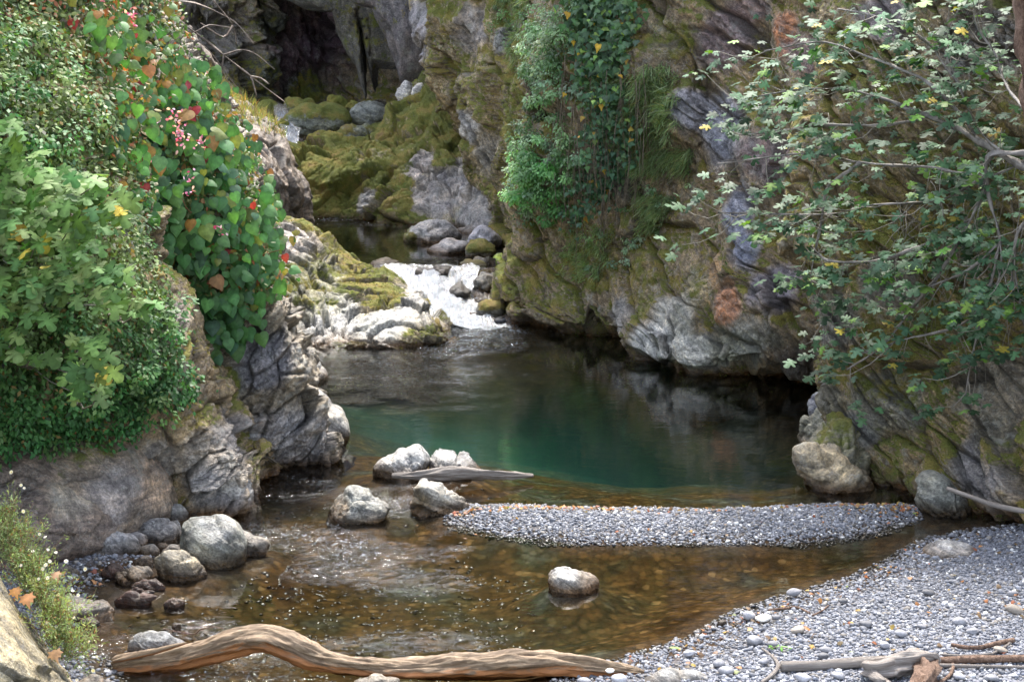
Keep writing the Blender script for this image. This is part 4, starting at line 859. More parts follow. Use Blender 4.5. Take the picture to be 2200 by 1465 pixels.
# ------------------------------------------------------------------ driftwood
def tube(path, rad, nseg=10, ds=None, seed=0, noise_a=0.0, ell=1.0, squash=0.0):
    """path (n,3), rad (n,) -> V,F (closed ends)"""
    path = np.asarray(path, float); rad = np.asarray(rad, float)
    L = np.linalg.norm(np.diff(path, axis=0), axis=1); ds = ds or L.sum()/24
    cnt = [max(1, int(round(l/ds))) for l in L]
    C = catmull(np.c_[path, rad], cnt); p, r = C[:, :3], np.maximum(C[:, 3], 1e-4)
    T = nrmz(np.gradient(p, axis=0)); up = np.array([0, 0, 1.0]) if abs(T[:, 2]).mean() < .8 else np.array([1.0, 0, 0])
    S = nrmz(np.cross(T, up)); U = np.cross(S, T); a = np.linspace(0, 2*np.pi, nseg, endpoint=False)
    n = len(p); off = S[:, None]*np.cos(a)[None, :, None]*ell+U[:, None]*np.sin(a)[None, :, None]
    V = p[:, None]+off*r[:, None, None]
    if noise_a:
        s_ = np.cumsum(np.r_[0, np.linalg.norm(np.diff(p, axis=0), axis=1)])
        q = np.stack([np.broadcast_to((s_*1.6)[:, None], V.shape[:2]), np.cos(a)[None]*1.6+0*V[..., 0], np.sin(a)[None]*1.6+0*V[..., 0]], -1)
        d = noise_a*(fbm(q*np.array([1.5, 1, 1]), 1.2, 4, seed)*1.6+.25*fbm(q*np.array([2, 3, 3]), 2.5, 3, seed+3))
        V = V+off*(d*np.minimum(1, r[:, None]/.03))[..., None]
    Fc = gridfaces(n, nseg, True); V = V.reshape(-1, 3); k = np.arange(nseg)
    V = np.concatenate([V, [p[0]], [p[-1]]]); e0 = len(V)-2
    caps = np.concatenate([np.stack([np.full(nseg, e0), (k+1) % nseg, k], -1), np.stack([np.full(nseg, e0+1), (n-1)*nseg+k, (n-1)*nseg+(k+1) % nseg], -1)])
    return V, [Fc, caps]
def join(parts):
    Vs = []; Q = []; T = []; b = 0
    for V, Fs in parts:
        Vs.append(V)
        for f in Fs: (Q if f.shape[1] == 4 else T).append(np.asarray(f)+b)
        b += len(V)
    return np.concatenate(Vs), [np.concatenate(x) for x in (Q, T) if x]
s = NT('driftwood'); P = s.pos(); m = s.attr('along'); mp = s.mapv(m, (2.0, 2.2, 2.2))
gn = s.noise(mp, 2.4, 6, .65, .6); n2 = s.noise(m, 2.6, 4, .6, .8); n3 = s.noise(s.mapv(m, (3, 40, 40)), 3, 4, .7)
c = s.ramp(gn, (.28, (.15, .105, .07)), (.40, (.30, .235, .165)), (.52, (.40, .34, .26)), (.72, (.50, .45, .37)))
bark = s.ramp(n2, (.48, 0.0), (.54, 1.0)); c = s.mix(s.math('MULTIPLY', bark, .85), c, s.mix(gn, (.13, .095, .07), (.26, .21, .15)))
sz = s.n('SeparateXYZ'); s.set(sz.inputs[0], m)
und = s.math('ADD', sz.outputs[2], s.math('MULTIPLY', s.math('SUBTRACT', n2, .5), 2.2))
c = s.mix(s.ramp(und, (.0, 0.0), (.0, 0.0)), c, c)
mr = s.n('MapRange'); s.set(mr.inputs[0], und); mr.inputs[1].default_value = .12; mr.inputs[2].default_value = -.30
c = s.mix(s.math('MULTIPLY', mr.outputs[0], .85), c, s.mix(gn, (.30, .10, .02), (.58, .27, .07)))
c = s.mix(1.0, c, s.ramp(n3, (.3, (.40, .31, .23)), (.7, (.95, .80, .64))), 'MULTIPLY')
cr = s.noise(s.mapv(m, (1.1, 11, 11)), 2.0, 5, .6, .3); c = s.mix(s.ramp(cr, (.30, .85), (.36, 0.0)), c, (.045, .03, .02))
M_DRIFT = s.done(s.principled(c, .6, s.bump(n3, .004, .8, s.bump(gn, .012, .5))))
s = NT('grey_wood'); P = s.pos(); m = s.attr('along'); gn = s.noise(s.mapv(m, (2, 12, 12)), 2.4, 6, .65, .6)
c = s.ramp(gn, (.3, (.15, .12, .10)), (.5, (.33, .285, .25)), (.7, (.50, .46, .42)))
M_GREYW = s.done(s.principled(c, .75, s.bump(gn, .02, .9)))
s = NT('root_wood'); P = s.pos(); gn = s.noise(s.mapv(P, (9, 9, 5)), 3, 6, .7, 1.0)
c = s.ramp(gn, (.3, (.06, .032, .02)), (.5, (.17, .10, .065)), (.7, (.30, .20, .14)))
M_ROOTW = s.done(s.principled(c, .8, s.bump(gn, .03, 1)))
def log(name, ctrl, label, cat, seed, mat, nseg=40, na=.02, ds=.02, group=None, parent=None, ground=False, thin=1.0):
    """ctrl: (px,py,D,radius px)"""
    if ground:
        c2 = []
        for x, y, D, rr in ctrl:
            z = .1
            for _ in range(6):
                q_ = onz(x, y, z); z = max(-.02, float(ground_h(np.array([q_[0]]), np.array([q_[1]]))[0]))+rr*q_[1]/FPX*.75+.012
            c2.append((x, y, onz(x, y, z)[1], rr))
        ctrl = c2
    path = np.array([pix(x, y, D) for x, y, D, r in ctrl]); rad = np.array([r*D/FPX*thin for x, y, D, r in ctrl])
    V, Fs = tube(path, rad, nseg, ds, seed, na)
    n = (len(V)-2)//nseg; a = np.linspace(0, 2*np.pi, nseg, endpoint=False)
    u = np.linspace(0, np.linalg.norm(np.diff(path, axis=0), axis=1).sum()*2, n)
    al = np.stack([np.broadcast_to(u[:, None], (n, nseg)), np.broadcast_to(np.cos(a), (n, nseg)), np.broadcast_to(np.sin(a), (n, nseg))], -1).reshape(-1, 3)
    al = np.concatenate([al, [[u[0], 0, 0], [u[-1], 0, 0]]])
    c = tuple(V.mean(0)); o = make(name, V, Fs, mat, parent, {'along': al+seed*0}, loc=c)
    # 'along' may be negative: keep as vector attribute
    me = o.data; at = me.attributes['along']; me.attributes.remove(at)
    at = me.attributes.new('along', 'FLOAT_VECTOR', 'POINT'); at.data.foreach_set('vector', np.asarray(al, F32).ravel())
    if parent is None: tag(o, label, cat, group)
    return o
for m_ in (M_DRIFT, M_GREYW):
    for nd in m_.node_tree.nodes:
        if nd.type == 'ATTRIBUTE':
            for l in list(m_.node_tree.links):
                if l.from_node == nd: ts = l.to_socket; m_.node_tree.links.remove(l); m_.node_tree.links.new(nd.outputs['Vector'], ts)
log('driftwood_log', [(244,1432,10.42,14),(262,1428,10.42,22),(330,1421,10.42,27),(400,1408,10.44,30),(470,1388,10.45,34),(530,1372,10.45,37),(580,1372,10.45,37),(625,1390,10.42,35),(680,1412,10.38,30),(750,1428,10.34,25),(830,1436,10.30,24),(920,1437,10.30,26),(1010,1431,10.3,29),(1100,1427,10.3,31),(1180,1424,10.3,32),(1240,1428,10.28,27),(1310,1437,10.26,18),(1365,1442,10.25,9),(1390,1444,10.25,3)],
   'long crooked driftwood log with peeling orange underside lying across the foreground shallows', 'log', 5, M_DRIFT, 64, .030, .012, thin=.86)
DL = bpy.data.objects['driftwood_log']
log('splinter', [(243,1420,10.38,3),(270,1414,10.36,6),(320,1402,10.34,7),(370,1388,10.36,5),(400,1380,10.4,2)], None, None, 8, M_DRIFT, 12, .01, .01, parent=DL)
log('driftwood_log', [(842,1022,14.9,4),(870,1022,14.9,7),(915,1020,14.95,12),(965,1016,15,15),(1010,1017,15.05,14),(1060,1019,15.1,9),(1110,1021,15.15,6),(1146,1022,15.2,3)],
   'pale weathered log floating in front of the split white boulder', 'log', 8, M_GREYW, 40, .02, .02)
log('fallen_branch', [(2034,1048,13.0,4),(2060,1058,12.95,5),(2085,1067,12.9,5),(2120,1080,12.85,5.5),(2150,1088,12.8,6),(2200,1098,12.7,6.5),(2300,1112,12.4,7)],
   'bare pale branch sticking out from the right edge above the beach', 'branch', 9, M_GREYW, 12, .004, .03)
P_ = empty('driftwood_root', onz(1940, 1450, .1)); tag(P_, 'weathered root stump with reddish fibres and a long grey pole lying on the beach', 'driftwood')
log('pole', [(1678,1431,10.0,12),(1760,1428,10.0,12),(1860,1422,10.0,12),(1960,1420,10.0,13)], None, None, 11, M_GREYW, 20, .006, .02, parent=P_, ground=True)
log('stump', [(1862,1440,9.95,8),(1880,1438,9.95,22),(1910,1430,9.93,27),(1950,1426,9.92,27),(1985,1426,9.93,24),(2010,1432,9.95,12)], None, None, 12, M_GREYW, 48, .06, .01, parent=P_, ground=True)
log('root', [(1985,1425,9.9,20),(1990,1450,9.86,24),(1975,1475,9.85,22),(1960,1500,9.85,14)], None, None, 13, M_ROOTW, 30, .05, .01, parent=P_, ground=True)
log('root', [(1880,1440,9.9,16),(1885,1455,9.86,14),(1905,1470,9.84,10)], None, None, 14, M_GREYW, 24, .05, .01, parent=P_, ground=True)
G_ = 'sticks lying on the beach gravel'
for k, (ct, lb) in enumerate([
  ([(2000,1420,10.05,9),(2080,1416,10.15,10),(2140,1415,10.2,9),(2260,1412,10.3,9)],'thick brown stick running right from the root stump'),
  ([(1990,1428,9.95,5),(2060,1430,9.95,5),(2130,1431,9.95,4),(2260,1434,9.95,4)],'thin pale stick in front of the thick brown stick'),
  ([(2045,1384,10.55,4),(2075,1390,10.5,5),(2105,1390,10.5,5),(2140,1382,10.55,6),(2178,1374,10.6,6)],'bent reddish stick lying highest on the beach at right'),
  ([(1637,1392,10.45,2),(1650,1402,10.4,3),(1665,1415,10.3,4),(1672,1430,10.2,5),(1660,1448,10.05,5),(1635,1466,9.9,4)],'curved pale twig at the left end of the pole'),
  ([(2040,1415,10.1,4),(2048,1430,10,4),(2040,1450,9.9,4),(2015,1468,9.8,4)],'reddish hooked twig right of the stump'),
  ([(1650,1310,11.2,2),(1690,1306,11.3,3),(1712,1304,11.3,3),(1740,1316,11.2,2)],'thin dark twig near the waters edge of the beach'),
  ([(1745,1322,11.1,2),(1765,1312,11.2,2),(1780,1300,11.3,1.5)],'short slanting twig beside the thin dark twig'),
  ([(2130,1405,10.3,3),(2160,1388,10.4,3),(2172,1378,10.5,2.5)],'short pale twig crossing the thick brown stick'),
  ([(2020,1405,10.2,3),(2070,1408,10.2,3),(2130,1404,10.25,2)],'thin grey twig behind the thick brown stick'),
  ([(350,1350,10.8,1),(415,1362,10.75,1.5),(430,1352,10.75,1.5),(460,1346,10.75,1.2),(480,1350,10.75,1)],'thin green twig draped behind the big log')]):
    log('stick', ct, lb, 'stick', 20+k, M_GREYW if k in (1, 3, 7, 8) else M_ROOTW, 8, .003, .02, G_, ground=(k != 9))

# ------------------------------------------------------------------ plants
L1, L2, L3, L4, M1 = 'rock_outcrop', 'rock_outcrop.001', 'rock_outcrop.002', 'rock_outcrop.003', 'rock_outcrop.004'
R3, R2, R1 = 'right_cliff', 'right_cliff.001', 'right_cliff.002'
def spots(names, poly, n, seed, off=(0, .1), edge=25):
    r = np.random.RandomState(seed); PP = []; NN = []; WW = []
    for nm in ([names] if isinstance(names, str) else names):
        V, N, X, Y, ar = SURF[nm]; Q = np.stack([X, Y], -1); poly_ = np.array(poly, float)
        bb = (X > poly_[:, 0].min()) & (X < poly_[:, 0].max()) & (Y > poly_[:, 1].min()) & (Y < poly_[:, 1].max()) & (ar > 0)
        idx = np.nonzero(bb)[0]; sdv = psd(Q[idx], poly_)+edge*.8*fbm(V[idx], 2.2, 3, seed)
        wt = ar[idx]*sstep(0, edge, sdv)
        PP.append(V[idx]); NN.append(N[idx]); WW.append(wt)
    P = np.concatenate(PP); N = np.concatenate(NN); wt = np.concatenate(WW)
    wt = wt/max(wt.sum(), 1e-9); i = r.choice(len(P), n, p=wt)
    p = P[i]; nn = N[i]; out = nrmz(nn+np.array([0, -.5, .25]))
    return p+out*r.uniform(off[0], off[1], (n, 1))+r.normal(0, .012, (n, 3)), nn, r
def T_fan(out, cen, fold, droop):
    out = np.array(out, float); n = len(out); V = np.concatenate([out, [cen]])
    z = -fold*np.abs(V[:, 0])-droop*V[:, 1]**2; V = np.c_[V, z]; k = np.arange(n)
    return V, np.stack([k, (k+1) % n, np.full(n, n)], -1)
_h = [(.0,.0),(.10,-.09),(.26,-.12),(.42,-.02),(.50,.16),(.46,.38),(.33,.60),(.16,.80),(0,1.0)]
HEART = T_fan(_h+[(-x, y) for x, y in _h[-2:0:-1]], (0, .34), .32, .18)
_f = [(0,0),(.12,.03),(.30,-.05),(.44,.02),(.40,.16),(.22,.24),(.36,.30),(.55,.38),(.60,.52),(.44,.56),(.20,.50),(.22,.66),(.26,.84),(.12,.97),(0,1.0)]
FIGL = T_fan(_f+[(-x, y) for x, y in _f[-2:0:-1]], (0, .40), .16, .12)
SML = T_fan([(0,0),(.24,.28),(.22,.62),(0,1),(-.22,.62),(-.24,.28)], (0, .45), .25, .2)
TINY = (np.array([(0,0,0),(.28,.45,-.06),(0,1,-.1),(-.28,.45,-.06)]), np.array([(0,1,2),(0,2,3)]))
BLADE = (np.array([(-.5,0,0),(.5,0,0),(.35,.4,.04),(-.35,.4,.04),(.2,.75,0),(-.2,.75,0),(0,1,-.1)]), np.array([(0,1,2),(0,2,3),(3,2,4),(3,4,5),(5,4,6)]))
IVY = T_fan([(0,0),(.22,-.08),(.46,.12),(.34,.36),(.22,.5),(0,1),(-.22,.5),(-.34,.36),(-.46,.12),(-.22,-.08)], (0, .3), .18, .1)
def leaf_arrays(P, nrm, tip, size, tpl, cols, wid=None):
    T, Fc = tpl; n = len(P); k = len(T)
    z = nrmz(nrm); y = nrmz(tip-np.sum(tip*z, -1, keepdims=True)*z); x = np.cross(y, z)
    size = np.broadcast_to(size, (n,)); wd = size if wid is None else np.broadcast_to(wid, (n,))
    V = P[:, None]+x[:, None]*(T[None, :, 0]*wd[:, None])[..., None]+y[:, None]*(T[None, :, 1]*size[:, None])[..., None]+z[:, None]*(T[None, :, 2]*size[:, None])[..., None]
    FF = (Fc[None]+(np.arange(n)*k)[:, None, None]).reshape(-1, 3)
    C_ = np.repeat(cols, k, 0)
    if k > 5: C_ = C_*np.tile(1+.14*np.random.RandomState(k).uniform(-1, 1, k), n)[:, None]; C_[k-1::k] *= 1.22      # midrib a little paler
    return V.reshape(-1, 3), FF, C_
def leaf_obj(name, arrs, mat, parent=None, label=None, cat=None, kind=None, loc=None):
    Vs = []; Fs = []; Cs = []; b = 0
    for V, Fc, c in arrs: Vs.append(V); Fs.append(Fc+b); Cs.append(c); b += len(V)
    o = make(name, np.concatenate(Vs), np.concatenate(Fs), mat, parent, {'tint': np.concatenate(Cs)}, smooth=False)
    return tag(o, label, cat, None, kind)
def mixcol(r, n, pal, var=.18):
    """pal: list of (weight, rgb)"""
    wv = np.array([p[0] for p in pal], float); wv /= wv.sum(); i = r.choice(len(pal), n, p=wv)
    c = np.array([p[1] for p in pal])[i]
    return c*(1+var*r.normal(size=(n, 1)))*(1+.06*r.normal(size=(n, 3)))
def rn(r, n, s): return r.normal(0, s, (n, 3))
def plant(name, loc, label, cat, group=None):
    e = empty(name, loc); return tag(e, label, cat, group)
def woody(VF, rgb):
    V, Fs = VF; T = np.concatenate([f if f.shape[1] == 3 else np.concatenate([f[:, [0, 1, 2]], f[:, [0, 2, 3]]]) for f in Fs]); return V, T, np.repeat([rgb], len(V), 0)
DN = np.array([0, 0, -1.0]); FRONT = np.array([0, -1.0, .2])
def clumps(names, poly, nc, per, rad, sz, pal, seed, tpl, off=(0, .1), edge=30, flat=.75):
    C, N, r = spots(names, poly, nc, seed, off, edge); R_ = r.uniform(*rad, nc); cb = 1+.25*r.normal(size=(nc, 1)); ci = mixcol(r, nc, pal, .1)
    i = np.repeat(np.arange(nc), per); n = len(i); dv = nrmz(r.normal(size=(n, 3))+N[i]*.6+np.array([0, -.5, .35])); q = C[i]+dv*(R_[i]*r.uniform(.45, 1.0, n)**.6)[:, None]*np.array([1, 1, flat])
    c = (ci[i]*.6+.4*mixcol(r, n, pal, .2))*np.clip(cb[i], .4, 1.6)
    return leaf_arrays(q, dv*.7+np.array([0, -.2, .8])+rn(r, n, .4), dv+DN*.4+rn(r, n, .4), r.uniform(*sz, n), tpl, np.clip(c, .01, .8))
# --- creeper over the left outcrop
cre = plant('creeper', pix(200, 750, 12.8), 'dense small leaved green creeper hanging over the left outcrop', 'creeper')
poly = [(-60,40),(110,60),(200,200),(260,400),(300,500),(335,560),(375,690),(405,780),(432,830),(425,865),(345,880),(290,945),(180,955),(60,965),(-60,970)]
P, N, r = spots(L1, poly, 52000, 1, (0, .20))
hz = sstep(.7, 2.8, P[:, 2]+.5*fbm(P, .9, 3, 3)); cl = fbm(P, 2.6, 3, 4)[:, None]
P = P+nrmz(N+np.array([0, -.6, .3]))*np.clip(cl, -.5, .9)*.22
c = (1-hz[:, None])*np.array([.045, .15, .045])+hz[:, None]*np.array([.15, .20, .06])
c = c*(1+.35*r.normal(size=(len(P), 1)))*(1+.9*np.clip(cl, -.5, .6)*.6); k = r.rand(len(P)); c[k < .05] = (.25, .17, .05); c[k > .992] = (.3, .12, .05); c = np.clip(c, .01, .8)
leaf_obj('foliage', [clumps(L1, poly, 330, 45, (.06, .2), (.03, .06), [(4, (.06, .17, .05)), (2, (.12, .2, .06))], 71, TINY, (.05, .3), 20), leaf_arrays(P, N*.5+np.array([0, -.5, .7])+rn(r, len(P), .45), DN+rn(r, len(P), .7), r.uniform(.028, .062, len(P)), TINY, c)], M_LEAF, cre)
# --- small leaved thicket behind and under the heart leaves
thk = plant('thicket', pix(250, 150, 14), 'rusty and olive undergrowth at the top left behind the heart-leaved plant', 'undergrowth')
arr = []
for nm, poly, n, sd_ in ((L2, [(180,-60),(345,-60),(410,120),(490,250),(548,370),(575,490),(600,640),(520,650),(440,620),(330,540),(250,380)], 22000, 2), (L1, [(-60,-80),(260,-80),(300,260),(330,460),(300,500),(180,300),(100,80),(-60,60)], 14000, 3)):
    P, N, r = spots(nm, poly, n, sd_, (0, .22)); cl = fbm(P, 2.4, 3, 14); P = P+nrmz(N+np.array([0, -.6, .3]))*np.clip(cl, -.4, .8)[:, None]*.2
    c = np.clip(mixcol(r, n, [(5, (.08, .13, .04)), (3, (.14, .17, .06)), (1.5, (.24, .15, .05)), (.8, (.30, .10, .04))]), .01, .8)
    arr.append(leaf_arrays(P, N*.4+np.array([0, -.6, .6])+rn(r, n, .5), DN+rn(r, n, .7), r.uniform(.03, .075, n), SML, c))
leaf_obj('foliage', arr, M_LEAF, thk)
# --- heart leaved plant with pink flowers
beg = plant('begonia', pix(430, 400, 15.2), 'heart-leaved plant with pink flower sprays and some red leaves cascading over the left rock', 'flowering plant')
arr = []
palB = [(7, (.065, .17, .05)), (5, (.10, .22, .065)), (3, (.05, .12, .055)), (1.1, (.17, .20, .05)), (.7, (.30, .16, .05)), (.25, (.32, .035, .045))]
palO = [(6, (.07, .17, .05)), (4, (.11, .19, .06)), (2.2, (.26, .23, .06)), (1.6, (.33, .15, .05)), (.5, (.32, .04, .045))]
for nm, poly, n, sd_, pal, sz in (
   (L2, [(285,180),(360,150),(430,180),(480,265),(530,380),(565,480),(580,630),(550,650),(500,640),(430,600),(360,560),(290,470),(250,330)], 1150, 5, palB, (.07, .165)),
   (L2, [(450,235),(515,310),(570,430),(592,590),(580,650),(550,600),(540,450),(480,350)], 260, 6, palO, (.05, .13)),
   (L2, [(425,560),(560,570),(555,680),(540,735),(500,765),(455,740),(440,670)], 150, 7, palB[:3], (.11, .18)),
   (L2, [(380,610),(420,600),(440,680),(450,735),(420,740),(375,690)], 14, 8, palB[:2], (.10, .19)),
   ((L1, L2), [(130,0),(330,0),(390,110),(400,220),(330,260),(250,250),(190,180),(140,100)], 560, 9, palO, (.05, .14)),
   ((L1, L2), [(190,220),(330,230),(380,420),(330,500),(270,450),(220,340)], 300, 10, palB, (.07, .155))):
    P, N, r = spots(nm, poly, n, sd_, (.08, .42), 18)
    nr = N*.25+np.array([.05, -1.0, .42])+rn(r, n, .32); tp = DN+np.array([.15, 0, 0])+rn(r, n, .35)
    arr.append(leaf_arrays(P, nr, tp, r.uniform(sz[0], sz[1], n)*r.uniform(.8, 1.05, n), HEART, np.clip(mixcol(r, n, pal), .01, .8)))
# stalks
def twigs(starts, ends, r, rad, sag=.1, seg=5):
    parts = []
    for a, b in zip(starts, ends):
        t = np.linspace(0, 1, seg)[:, None]; p = a*(1-t)+b*t; p[:, 2] -= sag*np.linalg.norm(b-a)*np.sin(np.pi*t[:, 0]); p += r.normal(0, .012, p.shape)*np.sin(np.pi*t)
        parts.append(tube(p, np.linspace(rad, rad*.5, seg), 5, np.linalg.norm(b-a)/seg))
    return join(parts)
P, N, r = spots(L2, [(250,180),(430,180),(560,380),(600,600),(520,740),(430,620),(290,470)], 150, 12, (.0, .05), 5)
arr.append(woody(twigs(P, P+np.array([.05, -.25, -.05])+rn(r, 150, .12), r, .006), (.22, .10, .06))); leaf_obj('foliage', arr, M_LEAF, beg)

for k, (x, y, m_) in enumerate([(270,72,24),(315,82,34),(232,90,16),(325,222,26),(290,238,20),(405,295,24),(416,320,26),(372,303,16),(490,300,18),(310,283,12),(458,343,18),(430,340,14),(505,460,12),(542,462,24),(300,62,16),(355,370,10),(436,410,10),(498,520,10),(335,400,8),(435,435,8),(290,5,10)]):
    nm = L2 if x > 300 else L1; V_, N_, X_, Y_, a_ = SURF[nm]; i = np.argmin((X_-x)**2+(Y_-y)**2+(a_ <= 0)*1e5); r = np.random.RandomState(300+k)
    base = V_[i]+np.array([0, -.62, .18]); n = m_; n = int(n*1.0); q = base+r.normal(0, 1, (n, 3))*np.array([.032, .03, .042])
    cl_ = np.clip(mixcol(r, n, [(3, (.80, .25, .40)), (3, (.85, .52, .62)), (1, (.62, .08, .18))]), 0, .95)
    leaf_obj('blossoms', [leaf_arrays(q, rn(r, n, 1)+np.array([0, -1, .5]), rn(r, n, 1), r.uniform(.025, .05, n), SML, cl_, r.uniform(.03, .06, n))], M_PETAL, beg)
# --- fig branches at left
fgl = plant('fig_shrub', pix(60, 520, 11.4), 'pale lobed fig leaves reaching in from the left edge over the creeper', 'fig shrub')
arr = []; tw_s = []; tw_e = []
palF = [(5, (.095, .175, .045)), (4, (.15, .23, .08)), (2, (.08, .16, .05)), (.35, (.5, .40, .08))]
for (cx, cy, rx, ry, n, sd_) in [(30,330,50,60,22,1),(100,390,110,40,46,2),(190,440,70,40,26,3),(40,470,70,40,26,4),(80,560,100,50,44,5),(170,600,110,40,44,6),(270,650,60,18,12,7),(60,640,70,50,24,8),(20,720,40,30,9,9),(65,765,40,12,5,10),(190,740,40,30,10,11),(200,800,50,35,14,12),(180,840,30,18,4,13),(15,270,30,40,8,14),(235,430,40,30,12,15),(140,500,90,30,20,16)]:
    n = int(n*1.4); r = np.random.RandomState(400+sd_); a = r.uniform(0, 6.28, n); q = np.sqrt(r.rand(n))
    X = cx+rx*q*np.cos(a); Y = cy+ry*q*np.sin(a); D = 12.0-.55*r.rand(n)-.35
    P = np.array([pix(x, y, d) for x, y, d in zip(X, Y, D)])
    nr = np.array([.05, -.62, .75])+rn(r, n, .28); tp = np.stack([(X-cx)/rx*.7+.35, -.5+0*X, -.5+.3*r.normal(size=n)], -1)
    arr.append(leaf_arrays(P, nr, tp, r.uniform(.08, .155, n), FIGL, np.clip(mixcol(r, n, palF), .01, .8)))
    hub = np.array(pix(cx-rx*.6, cy+ry*.3, 12.2)); tw_s += [hub]*min(n, 7); tw_e += list(P[:7])
    tw_s.append(np.array(pix(-60, 480+(cy-480)*.5, 12.2))); tw_e.append(hub)
arr.append(woody(twigs(tw_s, tw_e, np.random.RandomState(4), .008), (.22, .2, .17))); leaf_obj('foliage', arr, M_FIGL, fgl)
# --- fig tree at right
fgr = plant('fig_tree', (5.0, 13.0, 1.5), 'spreading fig tree with pale branches and lobed blue green leaves before the right cliff', 'fig tree')
def limb(ctrl, r0, r1, seed): 
    p = np.array([pix(*c) for c in ctrl]); return tube(p, np.linspace(r0, r1, len(p)), 8, .06, seed, .06)
trunk = limb([(2560,900,12.5),(2500,700,12.8),(2420,520,13.1),(2330,400,13.4),(2240,330,13.7)], .12, .05, 1)
make('trunk', trunk[0], trunk[1], M_BARK, fgr)
tr2 = limb([(2240,420,13.0),(2215,250,13.1),(2196,100,13.2),(2188,-40,13.3),(2180,-300,13.4)], .05, .04, 2); make('trunk', tr2[0], tr2[1], M_ROOTW, fgr)
limbs = [
 [(2330,400,13.4),(2180,350,13.9),(2100,300,14.3),(2000,250,14.6),(1850,200,15.0),(1700,190,15.3),(1540,215,15.6)],
 [(2240,330,13.7),(2128,335,14.0),(2118,400,14.1),(2085,470,14.2),(2060,520,14.3)],
 [(2180,350,13.9),(2105,280,14.2),(2060,180,14.4),(2030,100,14.6),(2060,20,14.7)],
 [(2100,300,14.3),(2060,240,14.4),(1980,170,14.6),(1860,120,14.9),(1720,90,15.2),(1600,110,15.5)],
 [(2240,330,13.7),(2120,380,14.2),(2000,360,14.5),(1850,350,14.9),(1700,330,15.2),(1500,352,15.6)],
 [(2120,380,14.2),(2020,430,14.5),(1880,440,14.9),(1740,460,15.2),(1600,460,15.4),(1500,458,15.6)],
 [(2085,470,14.2),(2000,520,14.5),(1880,560,14.8),(1780,560,15.1),(1700,530,15.4),(1690,560,15.6)],
 [(2060,520,14.3),(2010,600,14.5),(1960,660,14.6),(1900,740,14.8),(1820,795,15.0)],
 [(2118,400,14.1),(2150,520,13.9),(2140,620,13.9),(2060,700,14.2),(1940,730,14.6),(1850,760,14.8)],
 [(2150,520,13.9),(2120,640,14.0),(2090,760,14.1),(2075,850,14.2)],
 [(2240,420,13.0),(2180,520,13.6),(2170,640,13.7),(2120,700,13.9)],
 [(2060,180,14.4),(1990,90,14.7),(1900,40,14.9),(1800,20,15.2)],
 [(1850,350,14.9),(1780,400,15.1),(1720,480,15.3),(1700,600,15.4),(1725,680,15.5),(1730,740,15.5)],
 [(2215,250,13.1),(2160,180,13.8),(2140,120,14.0),(2100,60,14.2),(2090,20,14.3)],
 [(2000,250,14.6),(1900,270,14.9),(1780,270,15.1),(1640,280,15.4),(1560,290,15.5)],
 [(2150,520,13.9),(2080,580,14.2),(1990,620,14.5),(1930,640,14.7)],
 [(2330,400,13.4),(2200,480,13.5),(2180,560,13.6),(2200,700,13.5)]]
parts = []; arr = []; tws = []; twe = []; r = np.random.RandomState(77)
palG = [(6, (.055, .115, .055)), (4, (.085, .16, .085)), (3, (.04, .08, .04)), (1.6, (.12, .23, .04)), (.25, (.45, .36, .06))]
for k, lm in enumerate(limbs):
    lm = [(x+(42 if x < 1750 else 0), y, d) for x, y, d in lm]
    c_ = np.array([pix(*c) for c in lm]); r0 = .022 if k < 2 else .011
    tv = tube(c_, np.linspace(r0, .005, len(c_)), 7, .05, k, .06); make('branch', tv[0], tv[1], M_BARK, fgr)
    cc = catmull(c_, [10]*(len(c_)-1)); m_ = len(cc)
    ntw = int(len(c_)*(3.4 if k not in (7, 8, 9, 12) else 2.2))
    for j in range(ntw):
        i = min(m_-1, int(m_*(.18+.82*((j+.5)/ntw)))); b = cc[i]
        dr = nrmz(cc[min(m_-1, i+2)]-cc[max(0, i-2)]); e = b+dr*r.uniform(.05, .3)+r.normal(0, 1, 3)*np.array([.15, .16, .17])
        tws.append(b); twe.append(e); nl = r.randint(5, 10)
        q = e[None]+r.normal(0, 1, (nl, 3))*np.array([.085, .09, .05])
        nr_ = np.array([-.15, -.30, .95])+rn(r, nl, .30); tp = (q-b)/np.linalg.norm(q-b, axis=1, keepdims=True)*1.0+np.array([-.4, -.35, -.35])+rn(r, nl, .3)
        arr.append(leaf_arrays(q, nr_, tp, r.uniform(.055, .125, nl), FIGL, np.clip(mixcol(r, nl, palG), .01, .8)))
arr.append(woody(twigs(tws, twe, r, .005, .15, 4), (.3, .27, .24)))
for (poly, n, off) in (([(1580,60),(1750,30),(1900,30),(2100,130),(2230,200),(2230,700),(2100,740),(1950,600),(1800,500),(1650,430),(1580,330)], 230, (.1, .8)), ([(1950,250),(2230,240),(2230,640),(2080,700),(1950,560)], 200, (.2, 1.2))):
    P, N, r = spots((R1, R2), poly, n, 21+n, off, 40)
    arr.append(leaf_arrays(P, np.array([-.1, -.5, .85])+rn(r, n, .32), np.array([-.5, -.3, -.5])+rn(r, n, .4), r.uniform(.07, .14, n), FIGL, np.clip(mixcol(r, n, palG)*.85, .01, .8)))
P, N, r = spots(R1, [(1900,380),(2230,300),(2230,760),(2060,760),(1900,560)], 110, 31, (.1, .5), 20)
arr.append(woody(twigs(P, P+np.array([-.1, -.1, -.4])+rn(r, 110, .16), r, .0045, -.2, 6), (.3, .27, .24))); leaf_obj('crown', arr, M_FIG, fgr)
